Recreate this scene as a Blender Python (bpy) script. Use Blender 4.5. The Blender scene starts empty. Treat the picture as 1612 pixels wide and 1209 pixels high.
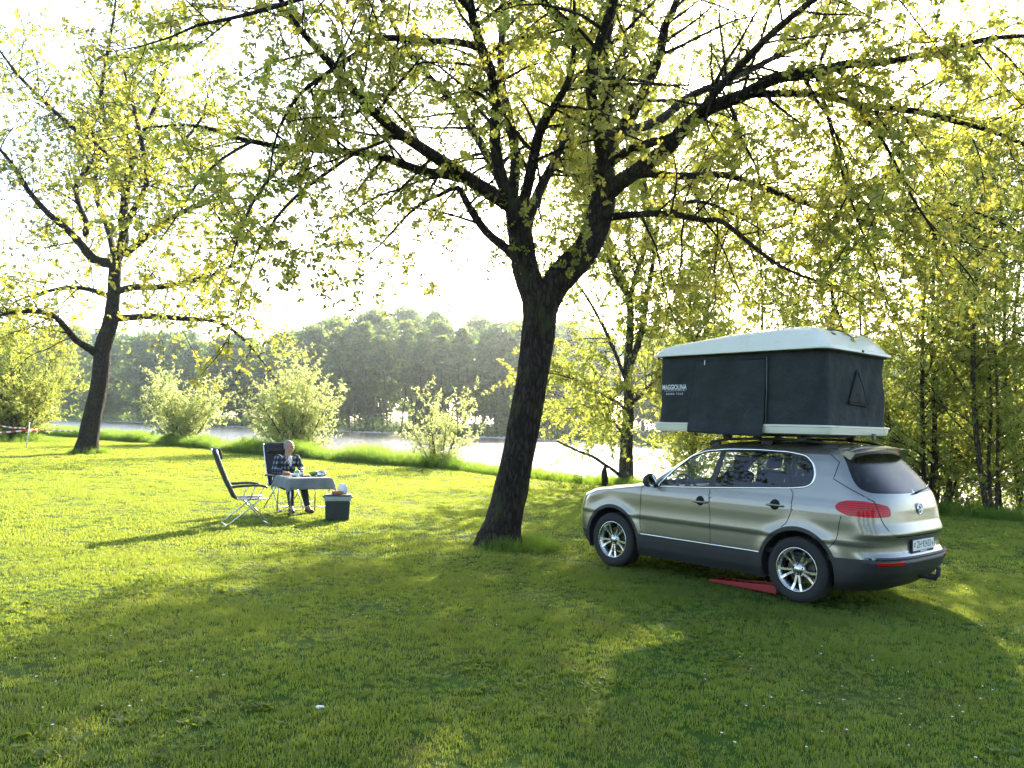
import bpy, bmesh, math, random
import numpy as np
from mathutils import Vector, Matrix, Euler
from mathutils.geometry import delaunay_2d_cdt
R = math.radians
scene = bpy.context.scene
COL = scene.collection

# ------------------------------------------------------------------ camera
FOCAL, PITCH, ROLL, CAMH = 1276.0, R(2.86), R(1.5), 1.82
cam_data = bpy.data.cameras.new('camera')
cam_data.sensor_fit = 'HORIZONTAL'; cam_data.sensor_width = 36.0
cam_data.lens = 36.0 * FOCAL / 1612.0
cam_data.clip_start = 0.05; cam_data.clip_end = 6000
cam = bpy.data.objects.new('camera', cam_data); COL.objects.link(cam)
cam.matrix_world = Matrix.Translation((0, 0, CAMH)) @ Matrix.Rotation(R(90) + PITCH, 4, 'X') @ Matrix.Rotation(ROLL, 4, 'Z')
scene.camera = cam

# ------------------------------------------------------------------ sky, sun, exposure
SUN_EL, SUN_AZ = R(24.3), R(14.4)          # azimuth measured from +Y towards +X
world = bpy.data.worlds.new('World'); scene.world = world; world.use_nodes = True
nt = world.node_tree; nt.nodes.clear()
sky = nt.nodes.new('ShaderNodeTexSky'); sky.sky_type = 'NISHITA'; sky.sun_disc = False
sky.sun_elevation = SUN_EL; sky.sun_rotation = SUN_AZ
sky.altitude = 300; sky.air_density = 1.0; sky.dust_density = 2.2; sky.ozone_density = 1.0
bg = nt.nodes.new('ShaderNodeBackground'); bg.inputs['Strength'].default_value = 0.15
wo = nt.nodes.new('ShaderNodeOutputWorld')
nt.links.new(sky.outputs[0], bg.inputs[0]); nt.links.new(bg.outputs[0], wo.inputs[0])
sun_data = bpy.data.lights.new('sun', 'SUN'); sun_data.energy = 4.4; sun_data.angle = R(0.53)
sun_data.color = (1.0, 0.89, 0.69)
sun = bpy.data.objects.new('sun', sun_data); COL.objects.link(sun)
sun_vec = Vector((math.sin(SUN_AZ) * math.cos(SUN_EL), math.cos(SUN_AZ) * math.cos(SUN_EL), math.sin(SUN_EL)))
sun.rotation_euler = sun_vec.to_track_quat('Z', 'Y').to_euler()
sun.location = sun_vec * 60
vs = scene.view_settings
vs.view_transform = 'Standard'; vs.look = 'None'; vs.gamma = 1.0; vs.use_curve_mapping = False
vs.exposure = 2.2
cy = scene.cycles
cy.use_denoising = True; cy.max_bounces = 8; cy.transparent_max_bounces = 12
cy.diffuse_bounces = 3; cy.glossy_bounces = 4; cy.transmission_bounces = 6; cy.volume_bounces = 0
cy.sample_clamp_indirect = 6.0; cy.sample_clamp_direct = 0.0
cy.use_adaptive_sampling = True; cy.adaptive_threshold = 0.02
cy.caustics_reflective = False; cy.caustics_refractive = False

# ------------------------------------------------------------------ helpers
def at(px, py, Y):
    """world point at world depth Y seen at photo pixel (1612 x 1209)"""
    xr, yr = px - 806.0, 604.5 - py
    x = xr * math.cos(ROLL) - yr * math.sin(ROLL); y = xr * math.sin(ROLL) + yr * math.cos(ROLL)
    d = Vector((x, FOCAL * math.cos(PITCH) - y * math.sin(PITCH), FOCAL * math.sin(PITCH) + y * math.cos(PITCH)))
    return Vector((0, 0, CAMH)) + d * (Y / d.y)

def node_mat(name):
    m = bpy.data.materials.new(name); m.use_nodes = True
    n = m.node_tree; n.nodes.clear()
    o = n.nodes.new('ShaderNodeOutputMaterial')
    return m, n, o

def mat(name, col, rough=0.6, metal=0.0, spec=0.5, noise=0.0, nscale=20.0, bump=0.0, bscale=200.0, coat=0.0, emis=None, coords='Object'):
    m, n, o = node_mat(name)
    p = n.nodes.new('ShaderNodeBsdfPrincipled')
    p.inputs['Base Color'].default_value = (*col, 1); p.inputs['Roughness'].default_value = rough
    p.inputs['Metallic'].default_value = metal; p.inputs['Specular IOR Level'].default_value = spec
    p.inputs['Coat Weight'].default_value = coat; p.inputs['Coat Roughness'].default_value = 0.04
    n.links.new(p.outputs[0], o.inputs[0])
    tc = n.nodes.new('ShaderNodeTexCoord')
    if noise:
        t = n.nodes.new('ShaderNodeTexNoise'); t.inputs['Scale'].default_value = nscale; t.inputs['Detail'].default_value = 5
        n.links.new(tc.outputs[coords], t.inputs['Vector'])
        mx = n.nodes.new('ShaderNodeMix'); mx.data_type = 'RGBA'
        mx.inputs[6].default_value = (*[c * (1 - noise) for c in col], 1)
        mx.inputs[7].default_value = (*[min(1, c * (1 + noise)) for c in col], 1)
        n.links.new(t.outputs[0], mx.inputs[0]); n.links.new(mx.outputs[2], p.inputs['Base Color'])
        mr = n.nodes.new('ShaderNodeMapRange'); mr.inputs[3].default_value = max(0.02, rough - 0.1); mr.inputs[4].default_value = min(1, rough + 0.1)
        n.links.new(t.outputs[0], mr.inputs[0]); n.links.new(mr.outputs[0], p.inputs['Roughness'])
    if bump:
        t = n.nodes.new('ShaderNodeTexNoise'); t.inputs['Scale'].default_value = bscale; t.inputs['Detail'].default_value = 3
        n.links.new(tc.outputs[coords], t.inputs['Vector'])
        b = n.nodes.new('ShaderNodeBump'); b.inputs['Strength'].default_value = bump; b.inputs['Distance'].default_value = 0.01
        n.links.new(t.outputs[0], b.inputs['Height']); n.links.new(b.outputs[0], p.inputs['Normal'])
    return m

def tag(o, label=None, cat=None, group=None, kind=None):
    if label: o['label'] = label
    if cat: o['category'] = cat
    if group: o['group'] = group
    if kind: o['kind'] = kind
    return o

def empty(name, loc=(0, 0, 0), rz=0.0, label=None, cat=None, group=None):
    o = bpy.data.objects.new(name, None); COL.objects.link(o)
    o.location = loc; o.rotation_euler = (0, 0, rz); o.empty_display_size = 0.1
    return tag(o, label, cat, group)

def link_mesh(name, me, m, parent=None):
    o = bpy.data.objects.new(name, me); COL.objects.link(o)
    if m is not None and len(me.materials) == 0: me.materials.append(m)
    if parent is not None: o.parent = parent
    return o

def copy_tree(o, parent=None):
    c = o.copy(); COL.objects.link(c); c.parent = parent
    for ch in o.children: copy_tree(ch, c)
    return c

class MB:
    """collects boxes, tubes and lathes into one mesh"""
    def __init__(s): s.v = []; s.f = []
    def add(s, vs_, fs):
        b = len(s.v); s.v += [tuple(p) for p in vs_]; s.f += [tuple(b + i for i in f) for f in fs]; return s
    def box(s, c, size, rot=None, taper=1.0):
        hx, hy, hz = size[0] / 2, size[1] / 2, size[2] / 2
        pts = []
        for z in (-1, 1):
            k = taper if z > 0 else 1.0
            for x, y in ((-1, -1), (1, -1), (1, 1), (-1, 1)): pts.append(Vector((x * hx * k, y * hy * k, z * hz)))
        if rot is not None: pts = [rot @ p for p in pts]
        c = Vector(c)
        return s.add([p + c for p in pts], [(3, 2, 1, 0), (4, 5, 6, 7), (0, 1, 5, 4), (1, 2, 6, 5), (2, 3, 7, 6), (3, 0, 4, 7)])
    def tube(s, pts, rad, n=8, caps=True, flat=1.0):
        pts = [Vector(p) for p in pts]; k = len(pts)
        if not hasattr(rad, '__len__'): rad = [rad] * k
        tang = []
        for i in range(k):
            t = (pts[min(i + 1, k - 1)] - pts[max(i - 1, 0)])
            tang.append(t.normalized() if t.length > 1e-9 else Vector((0, 0, 1)))
        a = tang[0].orthogonal().normalized(); vs_ = []
        for i in range(k):
            t = tang[i]; a = (a - t * a.dot(t))
            a = a.normalized() if a.length > 1e-6 else t.orthogonal().normalized()
            b = t.cross(a)
            for j in range(n):
                q = 2 * math.pi * j / n
                vs_.append(pts[i] + (a * math.cos(q) + b * math.sin(q) * flat) * rad[i])
        fs = [(i * n + j, i * n + (j + 1) % n, (i + 1) * n + (j + 1) % n, (i + 1) * n + j) for i in range(k - 1) for j in range(n)]
        if caps: fs += [tuple(range(n - 1, -1, -1)), tuple((k - 1) * n + j for j in range(n))]
        return s.add(vs_, fs)
    def lathe(s, prof, n=24, M=None, caps=True):
        """profile of (radius, height) about the local z axis"""
        vs_ = []
        for r, z in prof:
            for j in range(n):
                q = 2 * math.pi * j / n; vs_.append(Vector((r * math.cos(q), r * math.sin(q), z)))
        if M is not None: vs_ = [M @ p for p in vs_]
        k = len(prof)
        fs = [(i * n + j, i * n + (j + 1) % n, (i + 1) * n + (j + 1) % n, (i + 1) * n + j) for i in range(k - 1) for j in range(n)]
        if caps: fs += [tuple(range(n - 1, -1, -1)), tuple((k - 1) * n + j for j in range(n))]
        return s.add(vs_, fs)
    def prism(s, poly, d0, d1, M=None):
        """2D polygon (a, b) extruded along local z from d0 to d1"""
        n = len(poly); vs_ = [Vector((a, b, d0)) for a, b in poly] + [Vector((a, b, d1)) for a, b in poly]
        if M is not None: vs_ = [M @ p for p in vs_]
        return s.add(vs_, [tuple(range(n - 1, -1, -1)), tuple(range(n, 2 * n))] + [(i, (i + 1) % n, n + (i + 1) % n, n + i) for i in range(n)])
    def build(s, name, m, parent=None, smooth=False, bevel=0.0, segs=2, subsurf=0, auto=None, solid=0.0):
        me = bpy.data.meshes.new(name); me.from_pydata(s.v, [], s.f); me.update()
        bm = bmesh.new(); bm.from_mesh(me); bmesh.ops.recalc_face_normals(bm, faces=bm.faces); bm.to_mesh(me); bm.free()
        if smooth or auto: me.polygons.foreach_set('use_smooth', [True] * len(me.polygons))
        if auto: me.set_sharp_from_angle(angle=R(auto))
        o = link_mesh(name, me, m, parent)
        if solid:
            md = o.modifiers.new('solid', 'SOLIDIFY'); md.thickness = solid
        if bevel:
            md = o.modifiers.new('bevel', 'BEVEL'); md.width = bevel; md.segments = segs; md.limit_method = 'ANGLE'
        if subsurf:
            md = o.modifiers.new('sub', 'SUBSURF'); md.levels = subsurf; md.render_levels = subsurf
        return o

def text_mesh(name, body, size, m, parent, M, extrude=0.0008, align='CENTER', xscale=1.0, bold=0.0, shear=0.0, spacing=1.0):
    cu = bpy.data.curves.new(name, 'FONT'); cu.body = body; cu.size = size; cu.extrude = extrude
    cu.align_x = align; cu.align_y = 'CENTER'; cu.offset = bold; cu.shear = shear; cu.space_character = spacing; cu.resolution_u = 3
    tmp = bpy.data.objects.new(name, cu); COL.objects.link(tmp)
    dg = bpy.context.evaluated_depsgraph_get(); dg.update()
    me = bpy.data.meshes.new_from_object(tmp.evaluated_get(dg)); bpy.data.objects.remove(tmp); bpy.data.curves.remove(cu)
    me.materials.clear()
    me.transform(M @ Matrix.Diagonal((xscale, 1, 1, 1)))
    me.name = name
    return link_mesh(name, me, m, parent)

def noise1(x, y, s=0.0):
    return (math.sin(x * 1.7 + s) * math.cos(y * 1.3 - s * 2) + 0.5 * math.sin(x * 3.9 + y * 2.7 + s) + 0.3 * math.sin(x * 7.3 - y * 6.1 + 2 * s)) / 1.8
# ------------------------------------------------------------------ ground, river
S2 = math.sqrt(2)
WATER_Z = -0.70
def bank_v(x, y): return (x + y - 28.5 + 0.5 * np.sin(x * 0.35) + 0.3 * np.sin(x * 0.9 + 1)) / S2
def ground_z(x, y):
    x = np.asarray(x, float); y = np.asarray(y, float)
    v = bank_v(x, y)
    lawn = 0.02 * np.sin(x * 0.9 + 0.4) * np.cos(y * 0.7) + 0.012 * np.sin(x * 2.3 + y * 1.9)
    def ss(a, b, t):
        t = np.clip((t - a) / (b - a), 0, 1); return t * t * (3 - 2 * t)
    z = lawn * (1 - ss(0, 1, v)) - 1.9 * ss(1.2, 6.0, v)
    far = 2.6 * ss(79, 90, v) + 1.2 * ss(95, 160, v)
    return z + far + 0.12 * np.sin(x * 0.5) * np.sin(y * 0.43) * ss(4, 8, v)
def gz(x, y): return float(ground_z(x, y))

def axis(lo, hi, fine_lo, fine_hi, step, grow=1.18):
    a = list(np.arange(fine_lo, fine_hi + 1e-6, step)); s = step; x = fine_hi
    while x < hi: s *= grow; x += s; a.append(x)
    s = step; x = fine_lo; b = []
    while x > lo: s *= grow; x -= s; b.append(x)
    return np.array(b[::-1] + a)
def grid_mesh(name, xs, ys, zf):
    X, Y = np.meshgrid(xs, ys); Z = zf(X, Y)
    vs_ = np.stack([X, Y, Z], -1).reshape(-1, 3); nx, ny = len(xs), len(ys)
    i = np.arange(nx * ny).reshape(ny, nx)
    f = np.stack([i[:-1, :-1], i[:-1, 1:], i[1:, 1:], i[1:, :-1]], -1).reshape(-1, 4)
    me = bpy.data.meshes.new(name); me.from_pydata(vs_.tolist(), [], f.tolist()); me.update()
    me.polygons.foreach_set('use_smooth', [True] * len(me.polygons))
    return me

def grass_colour(n, dark=1.0):
    """patchy lawn colour from world position: fresh green, yellow green, dry straw"""
    g = n.nodes.new('ShaderNodeNewGeometry')
    t1 = n.nodes.new('ShaderNodeTexNoise'); t1.inputs['Scale'].default_value = 0.55; t1.inputs['Detail'].default_value = 6; t1.inputs['Roughness'].default_value = 0.65
    t2 = n.nodes.new('ShaderNodeTexNoise'); t2.inputs['Scale'].default_value = 3.2; t2.inputs['Detail'].default_value = 4
    n.links.new(g.outputs['Position'], t1.inputs['Vector']); n.links.new(g.outputs['Position'], t2.inputs['Vector'])
    r1 = n.nodes.new('ShaderNodeValToRGB'); e = r1.color_ramp.elements
    e[0].position = 0.30; e[0].color = (0.028 * dark, 0.098 * dark, 0.010 * dark, 1)
    e[1].position = 0.72; e[1].color = (0.115 * dark, 0.142 * dark, 0.034 * dark, 1)
    el = e.new(0.5); el.color = (0.062 * dark, 0.132 * dark, 0.012 * dark, 1)
    n.links.new(t1.outputs[0], r1.inputs[0])
    r2 = n.nodes.new('ShaderNodeValToRGB'); e = r2.color_ramp.elements
    e[0].position = 0.35; e[0].color = (0.62, 0.70, 0.6, 1); e[1].position = 0.68; e[1].color = (1.25, 1.15, 1.1, 1)
    n.links.new(t2.outputs[0], r2.inputs[0])
    mx = n.nodes.new('ShaderNodeMix'); mx.data_type = 'RGBA'; mx.blend_type = 'MULTIPLY'; mx.inputs[0].default_value = 1.0
    n.links.new(r1.outputs[0], mx.inputs[6]); n.links.new(r2.outputs[0], mx.inputs[7])
    t3 = n.nodes.new('ShaderNodeTexNoise'); t3.inputs['Scale'].default_value = 1.15; t3.inputs['Detail'].default_value = 7; t3.inputs['Roughness'].default_value = 0.7
    mp = n.nodes.new('ShaderNodeMapping'); mp.inputs['Location'].default_value = (13, 7, 0); n.links.new(g.outputs['Position'], mp.inputs[0]); n.links.new(mp.outputs[0], t3.inputs['Vector'])
    r3 = n.nodes.new('ShaderNodeValToRGB'); e = r3.color_ramp.elements; e[0].position = 0.55; e[0].color = (0, 0, 0, 1); e[1].position = 0.74; e[1].color = (.8, .8, .8, 1)
    n.links.new(t3.outputs[0], r3.inputs[0])
    m2 = n.nodes.new('ShaderNodeMix'); m2.data_type = 'RGBA'; m2.inputs[7].default_value = (0.165 * dark, 0.125 * dark, 0.05 * dark, 1)     # dry thatch
    n.links.new(r3.outputs[0], m2.inputs[0]); n.links.new(mx.outputs[2], m2.inputs[6])
    return m2.outputs[2]

def ground_material():
    m, n, o = node_mat('lawn_soil')
    p = n.nodes.new('ShaderNodeBsdfPrincipled'); p.inputs['Roughness'].default_value = 0.95; p.inputs['Specular IOR Level'].default_value = 0.1
    c = grass_colour(n, 0.62)
    n.links.new(c, p.inputs['Base Color'])
    g = n.nodes.new('ShaderNodeNewGeometry')
    t = n.nodes.new('ShaderNodeTexNoise'); t.inputs['Scale'].default_value = 30; t.inputs['Detail'].default_value = 5
    n.links.new(g.outputs['Position'], t.inputs['Vector'])
    b = n.nodes.new('ShaderNodeBump'); b.inputs['Strength'].default_value = 0.8; b.inputs['Distance'].default_value = 0.03
    n.links.new(t.outputs[0], b.inputs['Height']); n.links.new(b.outputs[0], p.inputs['Normal']); n.links.new(p.outputs[0], o.inputs[0])
    return m
xs = axis(-900, 900, -34, 20, 0.5); ys = axis(-30, 1500, 0, 62, 0.5)
ground = link_mesh('ground', grid_mesh('ground', xs, ys, ground_z), ground_material())
tag(ground, 'mown green lawn running down to the river bank', 'ground', kind='structure')

def water_material():
    m, n, o = node_mat('river_water')
    p = n.nodes.new('ShaderNodeBsdfPrincipled')
    p.inputs['Base Color'].default_value = (0.045, 0.060, 0.050, 1); p.inputs['Roughness'].default_value = 0.18; p.inputs['IOR'].default_value = 1.33
    g = n.nodes.new('ShaderNodeNewGeometry')
    mp = n.nodes.new('ShaderNodeMapping'); mp.inputs['Rotation'].default_value = (0, 0, R(45)); mp.inputs['Scale'].default_value = (1.0, 0.45, 1)
    n.links.new(g.outputs['Position'], mp.inputs['Vector'])
    t1 = n.nodes.new('ShaderNodeTexNoise'); t1.inputs['Scale'].default_value = 2.6; t1.inputs['Detail'].default_value = 4; t1.inputs['Distortion'].default_value = 0.6
    t2 = n.nodes.new('ShaderNodeTexNoise'); t2.inputs['Scale'].default_value = 0.5; t2.inputs['Detail'].default_value = 3
    for t in (t1, t2): n.links.new(mp.outputs[0], t.inputs['Vector'])
    a = n.nodes.new('ShaderNodeMath'); a.operation = 'ADD'; n.links.new(t1.outputs[0], a.inputs[0]); n.links.new(t2.outputs[0], a.inputs[1])
    b = n.nodes.new('ShaderNodeBump'); b.inputs['Strength'].default_value = 1.0; b.inputs['Distance'].default_value = 0.26
    n.links.new(a.outputs[0], b.inputs['Height']); n.links.new(b.outputs[0], p.inputs['Normal']); n.links.new(p.outputs[0], o.inputs[0])
    return m
wm = MB()
# a strip of water following the channel, well under the banks on both sides
c0, c1 = 28.5 + 1.5 * S2, 28.5 + 86 * S2
wm.add([(-900, 900 + c0, WATER_Z), (900, -900 + c0, WATER_Z), (900, -900 + c1, WATER_Z), (-900, 900 + c1, WATER_Z)], [(0, 1, 2, 3)])
river = wm.build('river', water_material()); tag(river, 'bright rippled river glittering in the low sun', 'river', kind='structure')

# ------------------------------------------------------------------ grass (uncountable): blade tufts scattered over the lawn
def grass_material(name, trans=(0.58, 0.66, 0.058), dark=1.0):
    m, n, o = node_mat(name)
    c = grass_colour(n, dark)
    d = n.nodes.new('ShaderNodeBsdfDiffuse'); n.links.new(c, d.inputs[0])
    tr = n.nodes.new('ShaderNodeBsdfTranslucent')
    mx = n.nodes.new('ShaderNodeMix'); mx.data_type = 'RGBA'; mx.inputs[0].default_value = 0.6
    n.links.new(c, mx.inputs[6]); mx.inputs[7].default_value = (*trans, 1); n.links.new(mx.outputs[2], tr.inputs[0])
    s1 = n.nodes.new('ShaderNodeMixShader'); s1.inputs[0].default_value = 0.62
    n.links.new(d.outputs[0], s1.inputs[1]); n.links.new(tr.outputs[0], s1.inputs[2])
    gl = n.nodes.new('ShaderNodeBsdfGlossy'); gl.inputs['Roughness'].default_value = 0.45; gl.inputs[0].default_value = (0.8, 0.85, 0.7, 1)
    s2 = n.nodes.new('ShaderNodeMixShader'); s2.inputs[0].default_value = 0.05
    n.links.new(s1.outputs[0], s2.inputs[1]); n.links.new(gl.outputs[0], s2.inputs[2]); n.links.new(s2.outputs[0], o.inputs[0])
    return m

def tuft_mesh(name, blades, spread, hgt, wid, lean, seed, m):
    rg = random.Random(seed); v = []; f = []
    for _ in range(blades):
        a = rg.uniform(0, 6.283); r = spread * math.sqrt(rg.random()); bx, by = r * math.cos(a), r * math.sin(a)
        h = hgt * rg.uniform(0.55, 1.15); w = wid * rg.uniform(0.7, 1.2); q = rg.uniform(0, 6.283)
        lx, ly = math.cos(q), math.sin(q); k = lean * rg.uniform(0.2, 1.3) * h
        px, py = -ly * w / 2, lx * w / 2; b = len(v)
        v += [(bx - px, by - py, -0.004), (bx + px, by + py, -0.004),
              (bx + lx * k * 0.35 + px * 0.8, by + ly * k * 0.35 + py * 0.8, h * 0.6), (bx + lx * k * 0.35 - px * 0.8, by + ly * k * 0.35 - py * 0.8, h * 0.6),
              (bx + lx * k, by + ly * k, h)]
        f += [(b, b + 1, b + 2, b + 3), (b + 3, b + 2, b + 4)]
    me = bpy.data.meshes.new(name); me.from_pydata(v, [], f); me.update(); me.materials.append(m)
    return me

def scatter(name, pts, scales, metas, seed=0):
    """one object of points; tufts are set on the points with geometry nodes"""
    rg = np.random.default_rng(seed)
    me = bpy.data.meshes.new(name); me.vertices.add(len(pts)); me.vertices.foreach_set('co', np.asarray(pts, np.float32).ravel())
    for nm, arr in (('size', scales), ('turn', rg.uniform(0, 6.283, len(pts)))):
        a = me.attributes.new(nm, 'FLOAT', 'POINT'); a.data.foreach_set('value', np.asarray(arr, np.float32))
    me.update()
    o = bpy.data.objects.new(name, me); COL.objects.link(o)
    pc = bpy.data.collections.new(name + '_tufts')
    for i, t in enumerate(metas): pc.objects.link(bpy.data.objects.new('tuft', t))
    g = bpy.data.node_groups.new(name + '_nodes', 'GeometryNodeTree')
    g.interface.new_socket('Geometry', in_out='INPUT', socket_type='NodeSocketGeometry')
    g.interface.new_socket('Geometry', in_out='OUTPUT', socket_type='NodeSocketGeometry')
    N = g.nodes.new; gi = N('NodeGroupInput'); go = N('NodeGroupOutput'); ip = N('GeometryNodeInstanceOnPoints')
    ci = N('GeometryNodeCollectionInfo'); ci.inputs[0].default_value = pc; ci.inputs['Separate Children'].default_value = True; ci.inputs['Reset Children'].default_value = True
    ip.inputs['Pick Instance'].default_value = True
    rv = N('FunctionNodeRandomValue'); rv.data_type = 'INT'
    for s in rv.inputs:
        if s.name == 'Max' and s.type == 'INT': s.default_value = len(metas) - 1
        if s.name == 'Min' and s.type == 'INT': s.default_value = 0
    a1 = N('GeometryNodeInputNamedAttribute'); a1.data_type = 'FLOAT'; a1.inputs[0].default_value = 'size'
    a2 = N('GeometryNodeInputNamedAttribute'); a2.data_type = 'FLOAT'; a2.inputs[0].default_value = 'turn'
    cx = N('ShaderNodeCombineXYZ'); L = g.links.new
    L(a2.outputs[0], cx.inputs[2]); L(gi.outputs[0], ip.inputs['Points']); L(ci.outputs[0], ip.inputs['Instance'])
    L([s for s in rv.outputs if s.type == 'INT'][0], ip.inputs['Instance Index']); L(a1.outputs[0], ip.inputs['Scale']); L(cx.outputs[0], ip.inputs['Rotation'])
    L(ip.outputs[0], go.inputs[0])
    md = o.modifiers.new('scatter', 'NODES'); md.node_group = g
    return o

rgn = np.random.default_rng(5)
G_LAWN = grass_material('lawn_grass'); G_BANK = grass_material('bank_grass', (0.42, 0.64, 0.05), 1.0)
near_t = [tuft_mesh('lawn_tuft', 16, 0.05, 0.030, 0.0042, 1.0, i, G_LAWN) for i in range(5)]
mid_t = [tuft_mesh('lawn_tuft', 20, 0.11, 0.034, 0.008, 1.0, 20 + i, G_LAWN) for i in range(4)]
far_t = [tuft_mesh('lawn_tuft', 22, 0.28, 0.045, 0.018, 0.8, 40 + i, G_LAWN) for i in range(4)]
def lawn_points(y0, y1, dens, pad=2.5, side=0.80):
    n = int(dens * (y1 - y0) * 2 * (side * y1 + pad))
    y = rgn.uniform(y0, y1, n); x = rgn.uniform(-1, 1, n) * (side * y1 + pad)
    k = (np.abs(x) < side * y + pad) & (bank_v(x, y) < 0.3)
    x, y = x[k], y[k]
    return np.stack([x, y, ground_z(x, y)], -1)
def clump(p):   # height of the sward varies in patches
    x, y = p[:, 0], p[:, 1]
    return 0.85 + 0.35 * np.sin(x * 2.1 + 1.3 * np.sin(y * 1.7)) * np.sin(y * 2.6 + 1.1 * np.sin(x * 1.9)) + rgn.uniform(-0.25, 0.35, len(x))
for nm, pts, ts in (('lawn_grass', lawn_points(2.2, 11, 470), near_t), ('lawn_grass', lawn_points(11, 24, 110), mid_t), ('lawn_grass', lawn_points(24, 62, 22), far_t)):
    o = scatter(nm, pts, np.clip(clump(pts), 0.35, 1.7), ts, 3)
    tag(o, 'short mown lawn grass with pale dry patches', 'grass', kind='stuff')
# low broad-leaved weeds and clover in loose patches
weed_t = [tuft_mesh('weed', 9, 0.018, 0.022, 0.020, 2.2, 90 + i, G_LAWN) for i in range(4)]
wp = lawn_points(3, 14, 60); ck = np.sin(wp[:, 0] * 1.7 + 2 * np.sin(wp[:, 1] * .8)) * np.sin(wp[:, 1] * 1.9 + wp[:, 0] * .6) > .35
tag(scatter('lawn_weeds', wp[ck], rgn.uniform(.7, 1.7, int(ck.sum())), weed_t, 6), 'low broad-leaved weeds and clover scattered in the lawn', 'weeds', kind='stuff')
# tall grass along the bank
n = 24000; u = rgn.uniform(-40, 130, n); v = np.abs(rgn.normal(0, 1.0, n)) * 1.0 - 0.25
x = 14.25 - u / S2 + v / S2 ; y = 14.25 + u / S2 + v / S2
k = (np.abs(x) < 0.9 * y + 6) & (y > 6)
x, y, v = x[k], y[k], v[k]
dv = -bank_v(x, y) + v; x = x + dv / S2; y = y + dv / S2
bt = [tuft_mesh('bank_tuft', 26, 0.16, 0.70, 0.014, 0.65, 70 + i, G_BANK) for i in range(5)]
pts = np.stack([x, y, ground_z(x, y)], -1)
sz = np.clip(0.75 + 0.3 * np.sin(x * 1.3) * np.sin(x * 0.43 + 2) + rgn.uniform(-0.3, 0.35, len(x)), 0.3, 1.4) * np.clip(0.55 + (v + 0.25) * 0.9, 0.5, 1.0) * np.interp(x, [-6, -1, 1], [1.0, 0.75, 0.45])
tag(scatter('bank_grass', pts, sz, bt, 8), 'tall unmown bright green grass along the river bank', 'grass', kind='stuff')
# grass left standing round the two trunks
def foot_grass(cx, cy, r0, r1, n, s, label):
    a = rgn.uniform(0, 6.283, n); r = rgn.uniform(r0, r1, n)
    x, y = cx + r * np.cos(a), cy + r * np.sin(a)
    o = scatter('foot_grass', np.stack([x, y, ground_z(x, y)], -1), s * rgn.uniform(0.4, 1.0, n) * np.clip(1.25 - (r - r0) / (r1 - r0), 0.3, 1), bt, 4)
    tag(o, label, 'grass', kind='stuff')
# ------------------------------------------------------------------ trees
def leaf_material(name, c0, c1, t0, t1, mixt=0.55):
    """leaf: diffuse front plus light shining through, varied leaf by leaf"""
    m, n, o = node_mat(name)
    a = n.nodes.new('ShaderNodeAttribute'); a.attribute_name = 'hue'
    def ramp(p, q):
        x = n.nodes.new('ShaderNodeMix'); x.data_type = 'RGBA'; x.inputs[6].default_value = (*p, 1); x.inputs[7].default_value = (*q, 1)
        n.links.new(a.outputs['Fac'], x.inputs[0]); return x.outputs[2]
    d = n.nodes.new('ShaderNodeBsdfDiffuse'); n.links.new(ramp(c0, c1), d.inputs[0])
    t = n.nodes.new('ShaderNodeBsdfTranslucent'); n.links.new(ramp(t0, t1), t.inputs[0])
    s = n.nodes.new('ShaderNodeMixShader'); s.inputs[0].default_value = mixt
    n.links.new(d.outputs[0], s.inputs[1]); n.links.new(t.outputs[0], s.inputs[2])
    g = n.nodes.new('ShaderNodeBsdfGlossy'); g.inputs['Roughness'].default_value = 0.35; g.inputs[0].default_value = (1, 1, 1, 1)
    s2 = n.nodes.new('ShaderNodeMixShader'); s2.inputs[0].default_value = 0.03
    n.links.new(s.outputs[0], s2.inputs[1]); n.links.new(g.outputs[0], s2.inputs[2]); n.links.new(s2.outputs[0], o.inputs[0])
    return m
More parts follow.
